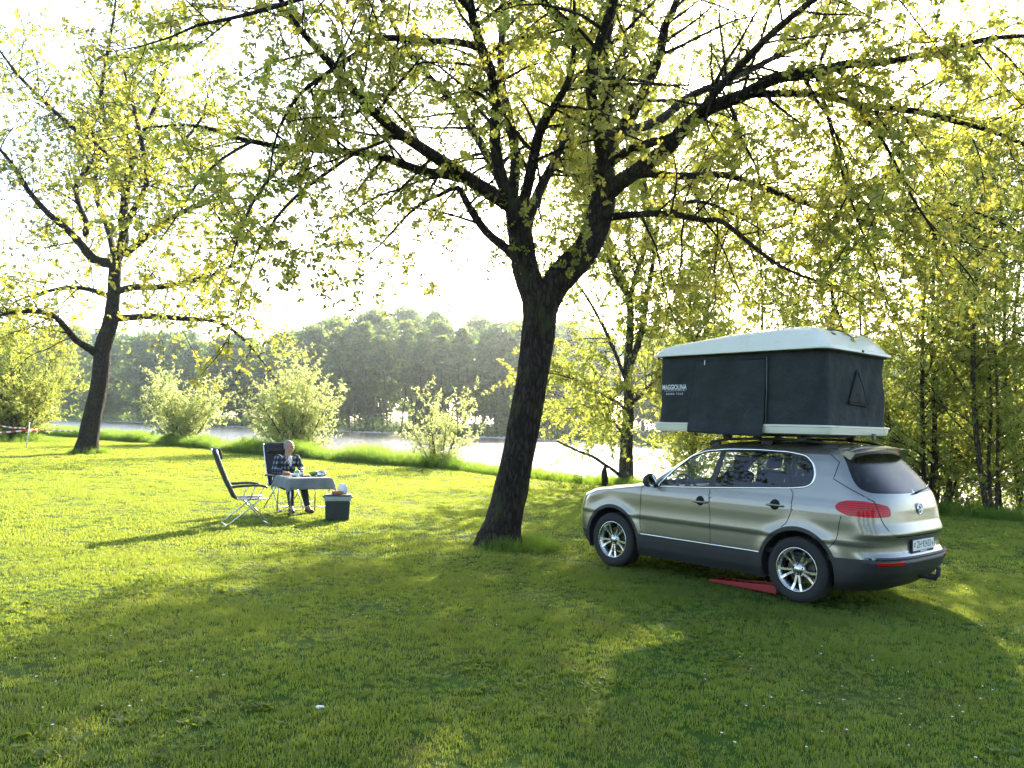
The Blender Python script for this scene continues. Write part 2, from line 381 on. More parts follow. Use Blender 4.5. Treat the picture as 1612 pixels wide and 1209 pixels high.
def bark_material(name, c0, c1, scale=1.0, moss=(0.045, 0.048, 0.02)):
    m, n, o = node_mat(name)
    p = n.nodes.new('ShaderNodeBsdfPrincipled'); p.inputs['Roughness'].default_value = 0.9; p.inputs['Specular IOR Level'].default_value = 0.2
    g = n.nodes.new('ShaderNodeNewGeometry')
    mp = n.nodes.new('ShaderNodeMapping'); mp.inputs['Scale'].default_value = (scale, scale, scale * 0.28)
    n.links.new(g.outputs['Position'], mp.inputs['Vector'])
    v = n.nodes.new('ShaderNodeTexVoronoi'); v.inputs['Scale'].default_value = 15; v.feature = 'DISTANCE_TO_EDGE'
    t = n.nodes.new('ShaderNodeTexNoise'); t.inputs['Scale'].default_value = 14; t.inputs['Detail'].default_value = 6
    t2 = n.nodes.new('ShaderNodeTexNoise'); t2.inputs['Scale'].default_value = 3.0; t2.inputs['Detail'].default_value = 6
    ad = n.nodes.new('ShaderNodeVectorMath'); ad.operation = 'MULTIPLY_ADD'; ad.inputs[1].default_value = (0.12, 0.12, 0.12)
    n.links.new(mp.outputs[0], t.inputs['Vector']); n.links.new(t.outputs['Color'], ad.inputs[0]); n.links.new(mp.outputs[0], ad.inputs[2])
    n.links.new(ad.outputs[0], v.inputs['Vector']); n.links.new(g.outputs['Position'], t2.inputs['Vector'])
    r = n.nodes.new('ShaderNodeValToRGB'); e = r.color_ramp.elements
    e[0].position = 0.0; e[0].color = (*c0, 1); e[1].position = 0.25; e[1].color = (*c1, 1)
    n.links.new(v.outputs['Distance'], r.inputs[0])
    rm = n.nodes.new('ShaderNodeValToRGB'); rm.color_ramp.elements[0].position = 0.55; rm.color_ramp.elements[1].position = 0.7
    n.links.new(t2.outputs[0], rm.inputs[0])
    mx = n.nodes.new('ShaderNodeMix'); mx.data_type = 'RGBA'; mx.inputs[7].default_value = (*moss, 1)
    n.links.new(rm.outputs[0], mx.inputs[0]); n.links.new(r.outputs[0], mx.inputs[6]); n.links.new(mx.outputs[2], p.inputs['Base Color'])
    m1 = n.nodes.new('ShaderNodeMath'); m1.operation = 'MULTIPLY_ADD'; m1.inputs[1].default_value = 1.2
    n.links.new(v.outputs['Distance'], m1.inputs[0]); n.links.new(t.outputs[0], m1.inputs[2])
    b = n.nodes.new('ShaderNodeBump'); b.inputs['Strength'].default_value = 0.9; b.inputs['Distance'].default_value = 0.07
    n.links.new(m1.outputs[0], b.inputs['Height']); n.links.new(b.outputs[0], p.inputs['Normal']); n.links.new(p.outputs[0], o.inputs[0])
    return m

class Foliage:
    """leaf positions, turned into one mesh of leaf-shaped faces"""
    def __init__(s): s.p = []; s.d = []; s.n = []; s.l = []; s.w = []; s.h = []
    def leaf(s, p, d, n, l, w, h): s.p.append(tuple(p)); s.d.append(tuple(d)); s.n.append(tuple(n)); s.l.append(l); s.w.append(w); s.h.append(h)
    def build(s, name, m, parent, shape='oak'):
        P, D, Nn = np.array(s.p), np.array(s.d), np.array(s.n)
        D /= np.linalg.norm(D, axis=1)[:, None] + 1e-9
        Sd = np.cross(D, Nn); Sd /= np.linalg.norm(Sd, axis=1)[:, None] + 1e-9
        Nn = np.cross(Sd, D); L = np.array(s.l)[:, None]; W = np.array(s.w)[:, None]
        if shape == 'oak': T = [(0, 0, 0), (0.4, 0.24, 0.06), (0.76, 0.5, 0.08), (1, 0, -0.08), (0.76, -0.5, 0.08), (0.4, -0.24, 0.06)]; F = [(0, 1, 2, 3), (0, 3, 4, 5)]
        else: T = [(0, 0, 0), (0.45, 0.5, 0.05), (1, 0, -0.06), (0.45, -0.5, 0.05)]; F = [(0, 1, 2, 3)]
        k = len(T); N = len(P); V = np.empty((N, k, 3))
        for i, (a, b, c) in enumerate(T): V[:, i] = P + D * L * a + Sd * W * b + Nn * L * c
        base = (np.arange(N) * k)[:, None]
        fs = np.concatenate([base + np.array(f)[None] for f in F], 1).reshape(-1, 4)
        me = bpy.data.meshes.new(name); nf = len(fs)
        me.vertices.add(N * k); me.vertices.foreach_set('co', V.astype(np.float32).ravel())
        me.loops.add(nf * 4); me.loops.foreach_set('vertex_index', fs.astype(np.int32).ravel())
        me.polygons.add(nf); me.polygons.foreach_set('loop_start', np.arange(0, nf * 4, 4, dtype=np.int32))
        me.update(calc_edges=True)
        at_ = me.attributes.new('hue', 'FLOAT', 'POINT'); at_.data.foreach_set('value', np.repeat(np.array(s.h, np.float32), k))
        return link_mesh(name, me, m, parent)

def rvec(rg):
    while True:
        v = Vector((rg.uniform(-1, 1), rg.uniform(-1, 1), rg.uniform(-1, 1)))
        if 0.05 < v.length < 1: return v.normalized()
def wander(start, d, length, n, wob, rise, rg):
    """a crooked path: wob bends it at random, rise > 0 turns it up and < 0 lets it droop"""
    pts = [Vector(start)]; d = Vector(d).normalized(); st = length / n
    for i in range(n):
        d = (d + rvec(rg) * wob + Vector((0, 0, rise)) ).normalized(); pts.append(pts[-1] + d * st)
    return pts
def smooth_path(pts, sub=3):
    """Catmull-Rom through (Vector, radius) points"""
    out = []
    n = len(pts)
    for i in range(n - 1):
        p0, p1, p2, p3 = pts[max(i - 1, 0)], pts[i], pts[i + 1], pts[min(i + 2, n - 1)]
        for j in range(sub):
            t = j / sub; t2 = t * t; t3 = t2 * t
            v = 0.5 * ((2 * p1[0]) + (p2[0] - p0[0]) * t + (2 * p0[0] - 5 * p1[0] + 4 * p2[0] - p3[0]) * t2 + (3 * p1[0] - p0[0] - 3 * p2[0] + p3[0]) * t3)
            out.append((v, p1[1] + (p2[1] - p1[1]) * t))
    out.append(pts[-1]); return out

class Grower:
    def __init__(s, seed, leaf_len=(0.06, 0.10), leaf_w=0.55, rosette=(5, 8), twig_len=(0.3, 0.7), twig_gap=0.22, node_gap=0.15, br_len=(0.8, 1.9), br_gap=0.3,
                 droop=-0.08, hue_bias=0.0, leaf_fall=0.35, narrow=False, twig_r=0.006):
        s.rg = random.Random(seed); s.twigs = MB(); s.fol = Foliage(); s.__dict__.update(dict(leaf_len=leaf_len, leaf_w=leaf_w, ros=rosette, twig_len=twig_len, twig_gap=twig_gap,
            node_gap=node_gap, br_len=br_len, br_gap=br_gap, droop=droop, hue_bias=hue_bias, fall=leaf_fall, narrow=narrow, twig_r=twig_r))
    def rosette(s, p, d, hue):
        rg = s.rg; d = Vector(d).normalized(); a = d.orthogonal().normalized(); b = d.cross(a)
        k = rg.randint(*s.ros); q0 = rg.uniform(0, 6.28)
        for i in range(k):
            q = q0 + 6.283 * i / k + rg.uniform(-0.3, 0.3); rad = a * math.cos(q) + b * math.sin(q)
            dd = (rad + d * rg.uniform(0.1, 0.7) + Vector((0, 0, -s.fall * rg.uniform(0.3, 1.6)))).normalized()
            nn = (d * 1.0 + rvec(rg) * 0.6).normalized()
            l = rg.uniform(*s.leaf_len); s.fol.leaf(p + rvec(rg) * 0.01, dd, nn, l, l * s.leaf_w * rg.uniform(0.8, 1.2), min(1, max(0, hue + rg.uniform(-0.25, 0.25))))
    def strand(s, p, d, hue):
        """leaves set alternately along a twig"""
        rg = s.rg
        for _ in range(rg.randint(*s.ros)):
            dd = (Vector(d) * rg.uniform(0.4, 1.2) + rvec(rg) * 0.9 + Vector((0, 0, -s.fall))).normalized()
            l = rg.uniform(*s.leaf_len); s.fol.leaf(p + rvec(rg) * 0.04, dd, rvec(rg), l, l * s.leaf_w * rg.uniform(0.8, 1.2), min(1, max(0, hue + rg.uniform(-0.3, 0.3))))
    gap = None      # (function) thin places in the crown
    def tuft(s, p, d, hue):
        if s.gap and s.gap(p, s.rg): return
        (s.strand if s.narrow else s.rosette)(p, d, hue)
    def twig(s, p, d, length, hue):
        rg = s.rg; n = 3; pts = wander(p, d, length, n, 0.25, s.droop, rg)
        s.twigs.tube(pts, [s.twig_r, s.twig_r * 0.8, s.twig_r * 0.65, s.twig_r * 0.4], 3, caps=False)
        L = 0
        for i in range(n):
            seg = pts[i + 1] - pts[i]; m = max(1, int(seg.length / s.node_gap))
            for j in range(m):
                if i == 0 and j == 0: continue
                s.tuft(pts[i] + seg * (j / m), seg + rvec(rg) * 0.4, hue)
        s.tuft(pts[-1], pts[-1] - pts[-2], hue)
    def branch(s, p, d, length, r, hue=None, bare=0.12):
        rg = s.rg; n = max(3, int(length / 0.3)); pts = wander(p, d, length, n, 0.20, s.droop * 0.6, rg)
        hue = rg.uniform(0.1, 0.9) + s.hue_bias if hue is None else hue
        s.twigs.tube(pts, [r * (1 - 0.7 * i / n) for i in range(n + 1)], 4, caps=False)
        acc = 0.0; nxt = length * bare
        for i in range(n):
            seg = pts[i + 1] - pts[i]; l = seg.length
            while nxt < acc + l:
                q = pts[i] + seg * ((nxt - acc) / l); side = rvec(rg); t = seg.normalized(); side = (side - t * side.dot(t)).normalized()
                s.twig(q, t * 0.6 + side * 0.9 + Vector((0, 0, 0.1)), rg.uniform(*s.twig_len), min(1, max(0, hue + rg.uniform(-0.15, 0.15))))
                nxt += s.twig_gap * rg.uniform(0.7, 1.3)
            acc += l
        s.twig(pts[-1], pts[-1] - pts[-2], rg.uniform(*s.twig_len), hue)
    def dress(s, path, f0=0.2, gap=None, up=0.15, lens=None, tip=True):
        """side branches along a limb given as [(Vector, radius)]"""
        rg = s.rg; gap = gap or s.br_gap; lens = lens or s.br_len
        tot = sum((path[i + 1][0] - path[i][0]).length for i in range(len(path) - 1)); acc = 0.0; nxt = tot * f0
        for i in range(len(path) - 1):
            seg = path[i + 1][0] - path[i][0]; l = seg.length
            while nxt < acc + l and l > 1e-6:
                k = (nxt - acc) / l; q = path[i][0] + seg * k; t = seg.normalized(); side = rvec(rg); side = (side - t * side.dot(t)).normalized()
                r = path[i][1]; u = nxt / tot
                s.branch(q, t * rg.uniform(0.3, 0.9) + side * 1.0 + Vector((0, 0, up)), rg.uniform(*lens) * (1.1 - 0.45 * u), min(0.03, max(0.009, r * 0.4)))
                nxt += gap * rg.uniform(0.6, 1.4)
            acc += l
        if tip: s.branch(path[-1][0], path[-1][0] - path[-2][0], rg.uniform(*lens) * 0.8, max(0.01, path[-1][1]))

def limb_pts(spec):
    """[(px, py, depth, radius)] -> smoothed [(Vector, radius)]"""
    return smooth_path([(at(a, b, c), r) for a, b, c, r in spec])

BARK = bark_material('oak_bark', (0.012, 0.009, 0.007), (0.048, 0.036, 0.027))
BARK2 = bark_material('willow_bark', (0.03, 0.025, 0.016), (0.13, 0.11, 0.075))
LEAF_OAK = leaf_material('oak_leaf', (0.085, 0.105, 0.026), (0.13, 0.120, 0.030), (0.43, 0.51, 0.075), (0.66, 0.59, 0.085), 0.64)
LEAF_WIL = leaf_material('willow_leaf', (0.085, 0.115, 0.032), (0.13, 0.140, 0.040), (0.42, 0.54, 0.10), (0.64, 0.64, 0.11), 0.66)
LEAF_SIL = leaf_material('silver_willow_leaf', (0.15, 0.19, 0.075), (0.18, 0.21, 0.08), (0.60, 0.70, 0.24), (0.70, 0.74, 0.25), 0.62)
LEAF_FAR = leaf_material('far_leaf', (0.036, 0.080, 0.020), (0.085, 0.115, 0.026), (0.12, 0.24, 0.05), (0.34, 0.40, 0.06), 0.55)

# ---- the big oak beside the car
D0 = 12.3
oak = empty('oak_tree', at(790, 856, D0) * Vector((1, 1, 0)), 0, 'big oak leaning over the lawn beside the car, its dark trunk forking in two', 'tree')
oak_base = oak.location.copy()
def rel(path, base): return [(p - base, r) for p, r in path]
trunk = [(785, 880, D0, .40), (788, 852, D0, .345), (793, 825, D0, .285), (803, 780, D0, .255), (813, 731, D0, .245), (823, 680, D0, .24), (834, 622, D0, .24), (844, 560, D0, .245), (850, 513, D0, .26), (851, 470, D0, .275), (849, 452, D0, .24)]
stemL = [(850, 500, D0, .19), (838, 455, D0, .21), (828, 425, D0, .20), (822, 391, D0 - .05, .20), (815, 345, D0 - .1, .175), (808, 318, D0 - .1, .15)]
stemR = [(850, 505, D0, .20), (866, 460, D0, .22), (884, 434, D0, .225), (921, 394, D0 + .05, .215), (942, 346, D0 + .1, .20), (951, 298, D0 + .1, .19), (949, 262, D0 + .1, .165), (948, 240, D0 + .1, .13)]
limbs = {
 'L1': [(808, 325, D0 - .1, .11), (790, 283, 12.2, .10), (779, 223, 12.1, .092), (782, 167, 12.0, .085), (775, 119, 11.8, .08), (757, 74, 11.6, .075), (739, 0, 11.2, .065), (730, -90, 10.9, .05), (745, -190, 10.6, .03)],
 'L1b': [(808, 318, D0 - .1, .09), (810, 280, 12.4, .085), (811, 238, 12.6, .08), (800, 179, 12.8, .075), (789, 123, 13.0, .065), (791, 37, 13.3, .06), (797, -60, 13.6, .05), (815, -170, 13.9, .03)],
 'L2': [(815, 335, D0, .095), (828, 305, 12.2, .09), (839, 253, 12.0, .085), (852, 201, 11.7, .075), (880, 156, 11.3, .055), (900, 110, 11.0, .04), (905, 40, 10.7, .03)],
 'L3': [(826, 365, D0, .10), (834, 338, 12.5, .085), (850, 298, 12.9, .08), (873, 253, 13.3, .07), (891, 212, 13.7, .055), (915, 160, 14.2, .045), (940, 90, 14.7, .03)],
 'L4a': [(808, 330, D0, .11), (791, 316, 12.2, .11), (750, 290, 12.0, .105), (724, 272, 11.8, .095), (683, 246, 11.5, .085), (623, 205, 11.1, .075), (579, 167, 10.7, .062), (534, 115, 10.2, .052), (504, 82, 9.9, .045), (460, 30, 9.5, .035), (420, -40, 9.2, .025)],
 'L4b': [(735, 282, 11.9, .08), (705, 276, 11.8, .07), (660, 268, 11.9, .066), (608, 249, 12.0, .060), (560, 240, 12.1, .055), (504, 236, 12.2, .050), (441, 231, 12.3, .042), (380, 219, 12.3, .036), (324, 201, 12.3, .030), (279, 197, 12.3, .022)],
 'L5': [(820, 415, D0, .10), (800, 394, 12.5, .075), (765, 365, 12.7, .068), (739, 327, 12.9, .06), (720, 296, 13.0, .05), (690, 308, 13.2, .03), (665, 320, 13.4, .027), (638, 342, 13.6, .022), (601, 383, 13.9, .017), (564, 413, 14.1, .012)],
 'L6': [(757, 76, 11.6, .055), (720, 66, 11.5, .05), (665, 64, 11.3, .046), (597, 60, 11.0, .042), (560, 85, 10.8, .038), (520, 112, 10.6, .033), (470, 150, 10.4, .025), (440, 200, 10.2, .018)],
 'L7': [(744, 20, 11.3, .05), (690, -30, 10.6, .042), (600, -40, 9.9, .036), (500, -10, 9.2, .03), (400, 20, 8.7, .022), (310, 40, 8.4, .015)],
 'R1': [(949, 262, 12.4, .13), (947, 231, 12.4, .11), (953, 179, 12.4, .10), (957, 130, 12.3, .09), (950, 93, 12.2, .08), (960, 37, 12.0, .07), (964, -20, 11.8, .06), (960, -110, 11.5, .045), (970, -200, 11.2, .03)],
 'R1a': [(950, 95, 12.2, .06), (930, 74, 12.0, .055), (897, 41, 11.7, .05), (856, 7, 11.3, .042), (820, -30, 10.9, .03)],
 'R1b': [(957, 128, 12.3, .055), (975, 95, 12.6, .05), (990, 66, 12.9, .045), (1001, 11, 13.3, .04), (1010, -60, 13.7, .03)],
 'R2': [(950, 250, 12.4, .10), (964, 220, 12.2, .10), (993, 182, 11.9, .09), (1020, 130, 11.5, .08), (1038, 89, 11.2, .07), (1046, 45, 10.9, .06), (1064, 5, 10.6, .05), (1085, -80, 10.2, .035)],
 'R3': [(958, 235, 12.4, .09), (986, 208, 12.7, .08), (1038, 190, 13.1, .072), (1079, 156, 13.5, .066), (1116, 138, 13.8, .06), (1172, 115, 14.2, .056), (1228, 86, 14.6, .05), (1273, 67, 14.9, .045), (1299, 25, 15.2, .038), (1320, -50, 15.5, .025)],
 'R4': [(951, 310, 12.4, .15), (975, 288, 12.2, .125), (1001, 270, 12.0, .115), (1046, 238, 11.8, .108), (1079, 201, 11.6, .105), (1116, 171, 11.3, .10), (1172, 149, 11.0, .092), (1221, 123, 10.7, .08), (1284, 115, 10.4, .07), (1340, 100, 10.2, .058), (1400, 97, 9.9, .048), (1480, 80, 9.6, .038), (1560, 60, 9.3, .028)],
 'R4b': [(955, 262, 12.4, .085), (979, 242, 12.2, .075), (1023, 225, 12.0, .07), (1060, 216, 11.8, .06)],
 'R5': [(985, 284, 12.2, .07), (1012, 274, 12.4, .062), (1079, 277, 12.7, .058), (1135, 275, 13.0, .054), (1180, 287, 13.2, .05), (1228, 305, 13.4, .048), (1276, 322, 13.6, .046), (1321, 324, 13.8, .042), (1358, 330, 13.9, .038), (1398, 333, 14.0, .034), (1450, 328, 14.1, .03), (1495, 321, 14.2, .026), (1568, 347, 14.3, .018)],
 'R5b': [(1398, 333, 14.0, .024), (1429, 348, 13.7, .022), (1474, 369, 13.4, .018), (1547, 387, 13.0, .013)],
 'R6': [(945, 348, 12.4, .075), (960, 342, 12.2, .058), (1008, 337, 11.9, .053), (1057, 337, 11.6, .048), (1105, 346, 11.3, .04), (1135, 348, 11.1, .036), (1172, 376, 10.9, .03), (1209, 406, 10.7, .024), (1247, 428, 10.5, .018), (1302, 447, 10.3, .012)],
 'R6b': [(1057, 337, 11.6, .035), (1083, 318, 11.9, .03), (1120, 322, 12.3, .024), (1170, 345, 12.7, .016)],
 'R7': [(1180, 148, 11.0, .055), (1240, 147, 10.8, .05), (1294, 149, 10.6, .047), (1349, 164, 10.4, .043), (1443, 175, 10.0, .038), (1488, 187, 9.8, .033), (1565, 208, 9.5, .025), (1640, 240, 9.2, .018)],
 'R8': [(1284, 115, 10.4, .03), (1300, 170, 10.3, .022), (1320, 250, 10.2, .017), (1345, 330, 10.1, .013), (1370, 400, 10.0, .009)],
 'R9': [(1349, 164, 10.4, .028), (1395, 230, 10.2, .022), (1430, 300, 10.0, .017), (1480, 380, 9.8, .012)],
 'L8': [(470, 234, 12.2, .03), (440, 262, 11.4, .026), (410, 300, 10.6, .022), (385, 345, 9.9, .017), (370, 390, 9.4, .011)],
 'L9': [(560, 240, 12.1, .03), (510, 275, 11.3, .026), (465, 310, 10.6, .022), (430, 350, 10.1, .016), (405, 395, 9.8, .011)],
 'L10': [(400, 221, 12.3, .026), (350, 250, 11.5, .022), (310, 290, 10.8, .018), (285, 330, 10.4, .011)],
 'B1': [(949, 262, 12.4, .09), (940, 200, 11.4, .08), (930, 120, 10.4, .07), (960, 20, 9.6, .055), (1010, -120, 9.0, .04), (1060, -240, 8.6, .025)],
 'B2': [(808, 330, 12.3, .09), (770, 250, 13.6, .08), (720, 170, 14.6, .065), (650, 90, 15.4, .05), (600, 0, 16.0, .035)],
 'B3': [(1079, 201, 11.6, .06), (1150, 120, 10.6, .052), (1230, 40, 9.9, .044), (1330, -30, 9.2, .034), (1450, -60, 8.7, .022)],
}
tb = MB(); tp = rel(smooth_path([(at(a, b, c), r) for a, b, c, r in trunk]), oak_base)
rgt = random.Random(3)
def gnarl(path, n=16, amp=0.035, seed=0, flare=0.0):
    """tube with an uneven, slightly buttressed outline"""
    m = MB(); m.tube([p for p, r in path], [r for p, r in path], n, caps=True)
    v = []
    for i, p in enumerate(m.v):
        k = i // n; j = i % n
        c, r = path[min(k, len(path) - 1)]; q = 6.283 * j / n; d = Vector(p) - c
        f = 1 + amp * math.sin(3 * q + seed) + amp * 0.8 * math.sin(5 * q + k * 0.35 + seed) + amp * noise1(k * 0.6, q * 1.5, seed) * 1.5
        if flare: f += flare * max(0, 1 - k / 6.0) ** 2 * (0.5 + 0.5 * math.sin(5 * q + seed))
        v.append(tuple(c + d * f))
    m.v = v; return m
gnarl(tp, 20, 0.035, 1, 0.25).build('trunk', BARK, oak, smooth=True)
for k, sp in (('L', stemL), ('R', stemR)):
    pth = rel(limb_pts(sp), oak_base); gnarl(pth, 14, 0.03, 2 if k == 'L' else 4).build('limb', BARK, oak, smooth=True)
go = Grower(11, leaf_len=(0.050, 0.094), leaf_w=0.58, rosette=(6, 9), twig_len=(0.25, 0.75), twig_gap=0.17, node_gap=0.105, br_len=(0.8, 2.1), br_gap=0.205, droop=-0.10)
_hole = at(1135, 95, 12.0) - oak_base; _hd = (_hole - (Vector((0, 0, CAMH)) - oak_base)).normalized()
def crown_gap(p, rg):
    q = p - _hole; q = q - _hd * q.dot(_hd); return q.length < 0.6 + rg.uniform(0, .5)
go.gap = crown_gap
starts = {'R4b': 9, 'L1': .25, 'L1b': .25, 'R1': .2, 'L4a': .2, 'R4': .3, 'R3': .25, 'R5': .15, 'R8': .1, 'R9': .1}
for k, sp in limbs.items():
    pth = rel(limb_pts(sp), oak_base)
    gnarl(pth, 9, 0.04, len(k) + sp[0][0]).build('limb', BARK, oak, smooth=True)
    if starts.get(k, .2) < 1:
        go.dress(pth, f0=starts.get(k, .2), tip=True, up=0.1 if k[0] != 'R' else -0.02, gap=.19 if k in ('R4', 'R5', 'R5b', 'R6', 'R6b', 'R7', 'R8', 'R9', 'B3') else .34 if k in ('L8', 'L9', 'L10') else None)
# leafy shoots straight from the big stems
for pth in (stemL, stemR):
    q = rel(limb_pts(pth), oak_base); go.dress(q, f0=.3, gap=0.16, lens=(0.2, 0.45), tip=False)
go.twigs.build('twigs', BARK, oak, smooth=True); go.fol.build('crown', LEAF_OAK, oak)
foot_grass(oak_base.x + 0.25, oak_base.y - 0.05, 0.30, 0.70, 200, 0.42, 'longer tuft of grass left round the foot of the big forked oak')

# ---- the tree on the far side of the lawn
D1 = 36.5
oak2 = empty('oak_tree', at(141, 713, D1) * Vector((1, 1, 0)), 0, 'spreading tree alone on the sunny lawn near the striped barrier tape', 'tree')
b2 = oak2.location.copy()
trunk2 = [(134, 720, D1, .60), (137, 709, D1, .52), (140, 690, D1, .43), (147, 650, D1, .385), (156, 610, D1, .365), (160, 575, D1, .355), (163, 545, D1, .36), (174, 510, D1, .33), (179, 470, D1, .28), (181, 430, D1, .27), (183, 410, D1, .24)]
gnarl(rel(limb_pts(trunk2), b2), 16, 0.04, 5, 0.2).build('trunk', BARK, oak2, smooth=True)
L2 = [
 [(152, 556, D1, .2), (140, 548, 36, .17), (120, 535, 35.5, .15), (100, 512, 35, .13), (80, 495, 34.5, .11), (45, 490, 34, .09), (5, 495, 33.5, .06), (-40, 510, 33, .04)],
 [(176, 500, D1, .2), (200, 500, 36.8, .16), (240, 498, 37.2, .14), (290, 502, 37.6, .12), (340, 506, 38, .09), (380, 530, 38.4, .06), (410, 565, 38.8, .04)],
 [(180, 460, D1, .18), (210, 452, 36, .15), (250, 452, 35.4, .13), (290, 445, 34.8, .10), (330, 435, 34.2, .08), (365, 418, 33.6, .05)],
 [(178, 470, D1, .14), (150, 458, 37, .11), (110, 452, 37.6, .09), (70, 460, 38.2, .07), (40, 468, 38.8, .04)],
 [(182, 415, D1, .24), (160, 412, 36.2, .22), (145, 405, 36, .2), (128, 385, 35.8, .18), (105, 360, 35.4, .15), (75, 335, 35, .13), (45, 300, 34.5, .11), (20, 260, 34, .09), (0, 235, 33.6, .06)],
 [(135, 370, 36, .15), (136, 350, 36.4, .13), (125, 325, 36.7, .12), (120, 290, 37, .11), (135, 270, 37.3, .09), (150, 240, 37.6, .07), (140, 190, 38, .05)],
 [(182, 410, D1, .25), (195, 380, 36.5, .23), (194, 340, 36.5, .21), (200, 290, 36.5, .18), (206, 250, 36.4, .16), (195, 210, 36.3, .14), (165, 190, 36.0, .11), (160, 140, 35.8, .09), (170, 80, 35.6, .07), (180, 20, 35.4, .05), (185, -40, 35.3, .03)],
 [(197, 400, D1, .18), (215, 385, 36.2, .16), (245, 360, 35.8, .14), (285, 335, 35.2, .11), (325, 320, 34.7, .08), (360, 300, 34.2, .05)],
 [(190, 300, 36.5, .12), (165, 240, 36.8, .11), (120, 205, 37, .10), (80, 170, 37.3, .09), (30, 120, 37.6, .07), (0, 80, 38, .05)],
 [(206, 250, 36.4, .1), (230, 200, 36, .09), (250, 150, 35.6, .08), (265, 90, 35.2, .06), (270, 30, 35, .04)],
 [(200, 290, 36.5, .1), (240, 250, 37.2, .09), (290, 220, 37.8, .08), (320, 180, 38.3, .06), (330, 130, 38.7, .04)],
 [(182, 415, D1, .16), (170, 360, 38.5, .14), (150, 300, 40, .11), (160, 220, 41, .08), (190, 140, 41.5, .05)],
 [(182, 415, D1, .16), (200, 350, 34.5, .14), (230, 290, 33, .11), (220, 210, 32, .08), (200, 130, 31.5, .05)],
]
g2 = Grower(21, leaf_len=(0.09, 0.16), leaf_w=0.62, rosette=(7, 11), twig_len=(0.6, 1.4), twig_gap=0.36, node_gap=0.24, br_len=(1.5, 3.8), br_gap=0.24, droop=-0.06, hue_bias=-0.1, twig_r=0.012)
for i, sp in enumerate(L2):
    pth = rel(limb_pts(sp), b2); gnarl(pth, 8, 0.05, i).build('limb', BARK, oak2, smooth=True); g2.dress(pth, f0=.2)
g2.twigs.build('twigs', BARK, oak2, smooth=True); g2.fol.build('crown', LEAF_OAK, oak2)
foot_grass(b2.x, b2.y, 0.5, 1.0, 150, 0.6, 'ring of longer grass round the foot of the tree near the barrier tape')

# ---- generic many-stemmed riverside tree, drawn in its own coordinates (base at the origin)
def stem_tree(root, stems, seed, leaf, bark, leaf_len, br_len, br_gap, twig_len, twig_gap, node_gap, f0=0.25, narrow=True, droop=-0.05, leaf_w=0.30, hue=0.0, ros=(5, 8), up=0.2, twig_r=0.009):
    g = Grower(seed, leaf_len=leaf_len, leaf_w=leaf_w, rosette=ros, twig_len=twig_len, twig_gap=twig_gap, node_gap=node_gap, br_len=br_len, br_gap=br_gap, droop=droop, narrow=narrow, hue_bias=hue, twig_r=twig_r)
    for i, st in enumerate(stems):
        pth = smooth_path([(Vector(p), r) for p, r in st], 2)
        gnarl(pth, 10, 0.05, seed + i).build('trunk' if i == 0 else 'limb', bark, root, smooth=True)
        g.dress(pth, f0=f0, up=up)
    g.twigs.build('twigs', bark, root, smooth=True); g.fol.build('crown', leaf, root, 'narrow' if narrow else 'oak')
    return root
def rise(rg, base, lean, h, r, n=6, wob=0.12, curl=0.0):
    d = Vector((lean[0], lean[1], 1)).normalized(); pts = [(Vector(base), r)]; p = Vector(base)
    for i in range(n):
        d = (d + rvec(rg) * wob + Vector((lean[0], lean[1], 0)) * curl).normalized(); p = p + d * (h / n); pts.append((p.copy(), r * (1 - 0.85 * (i + 1) / n)))
    return pts

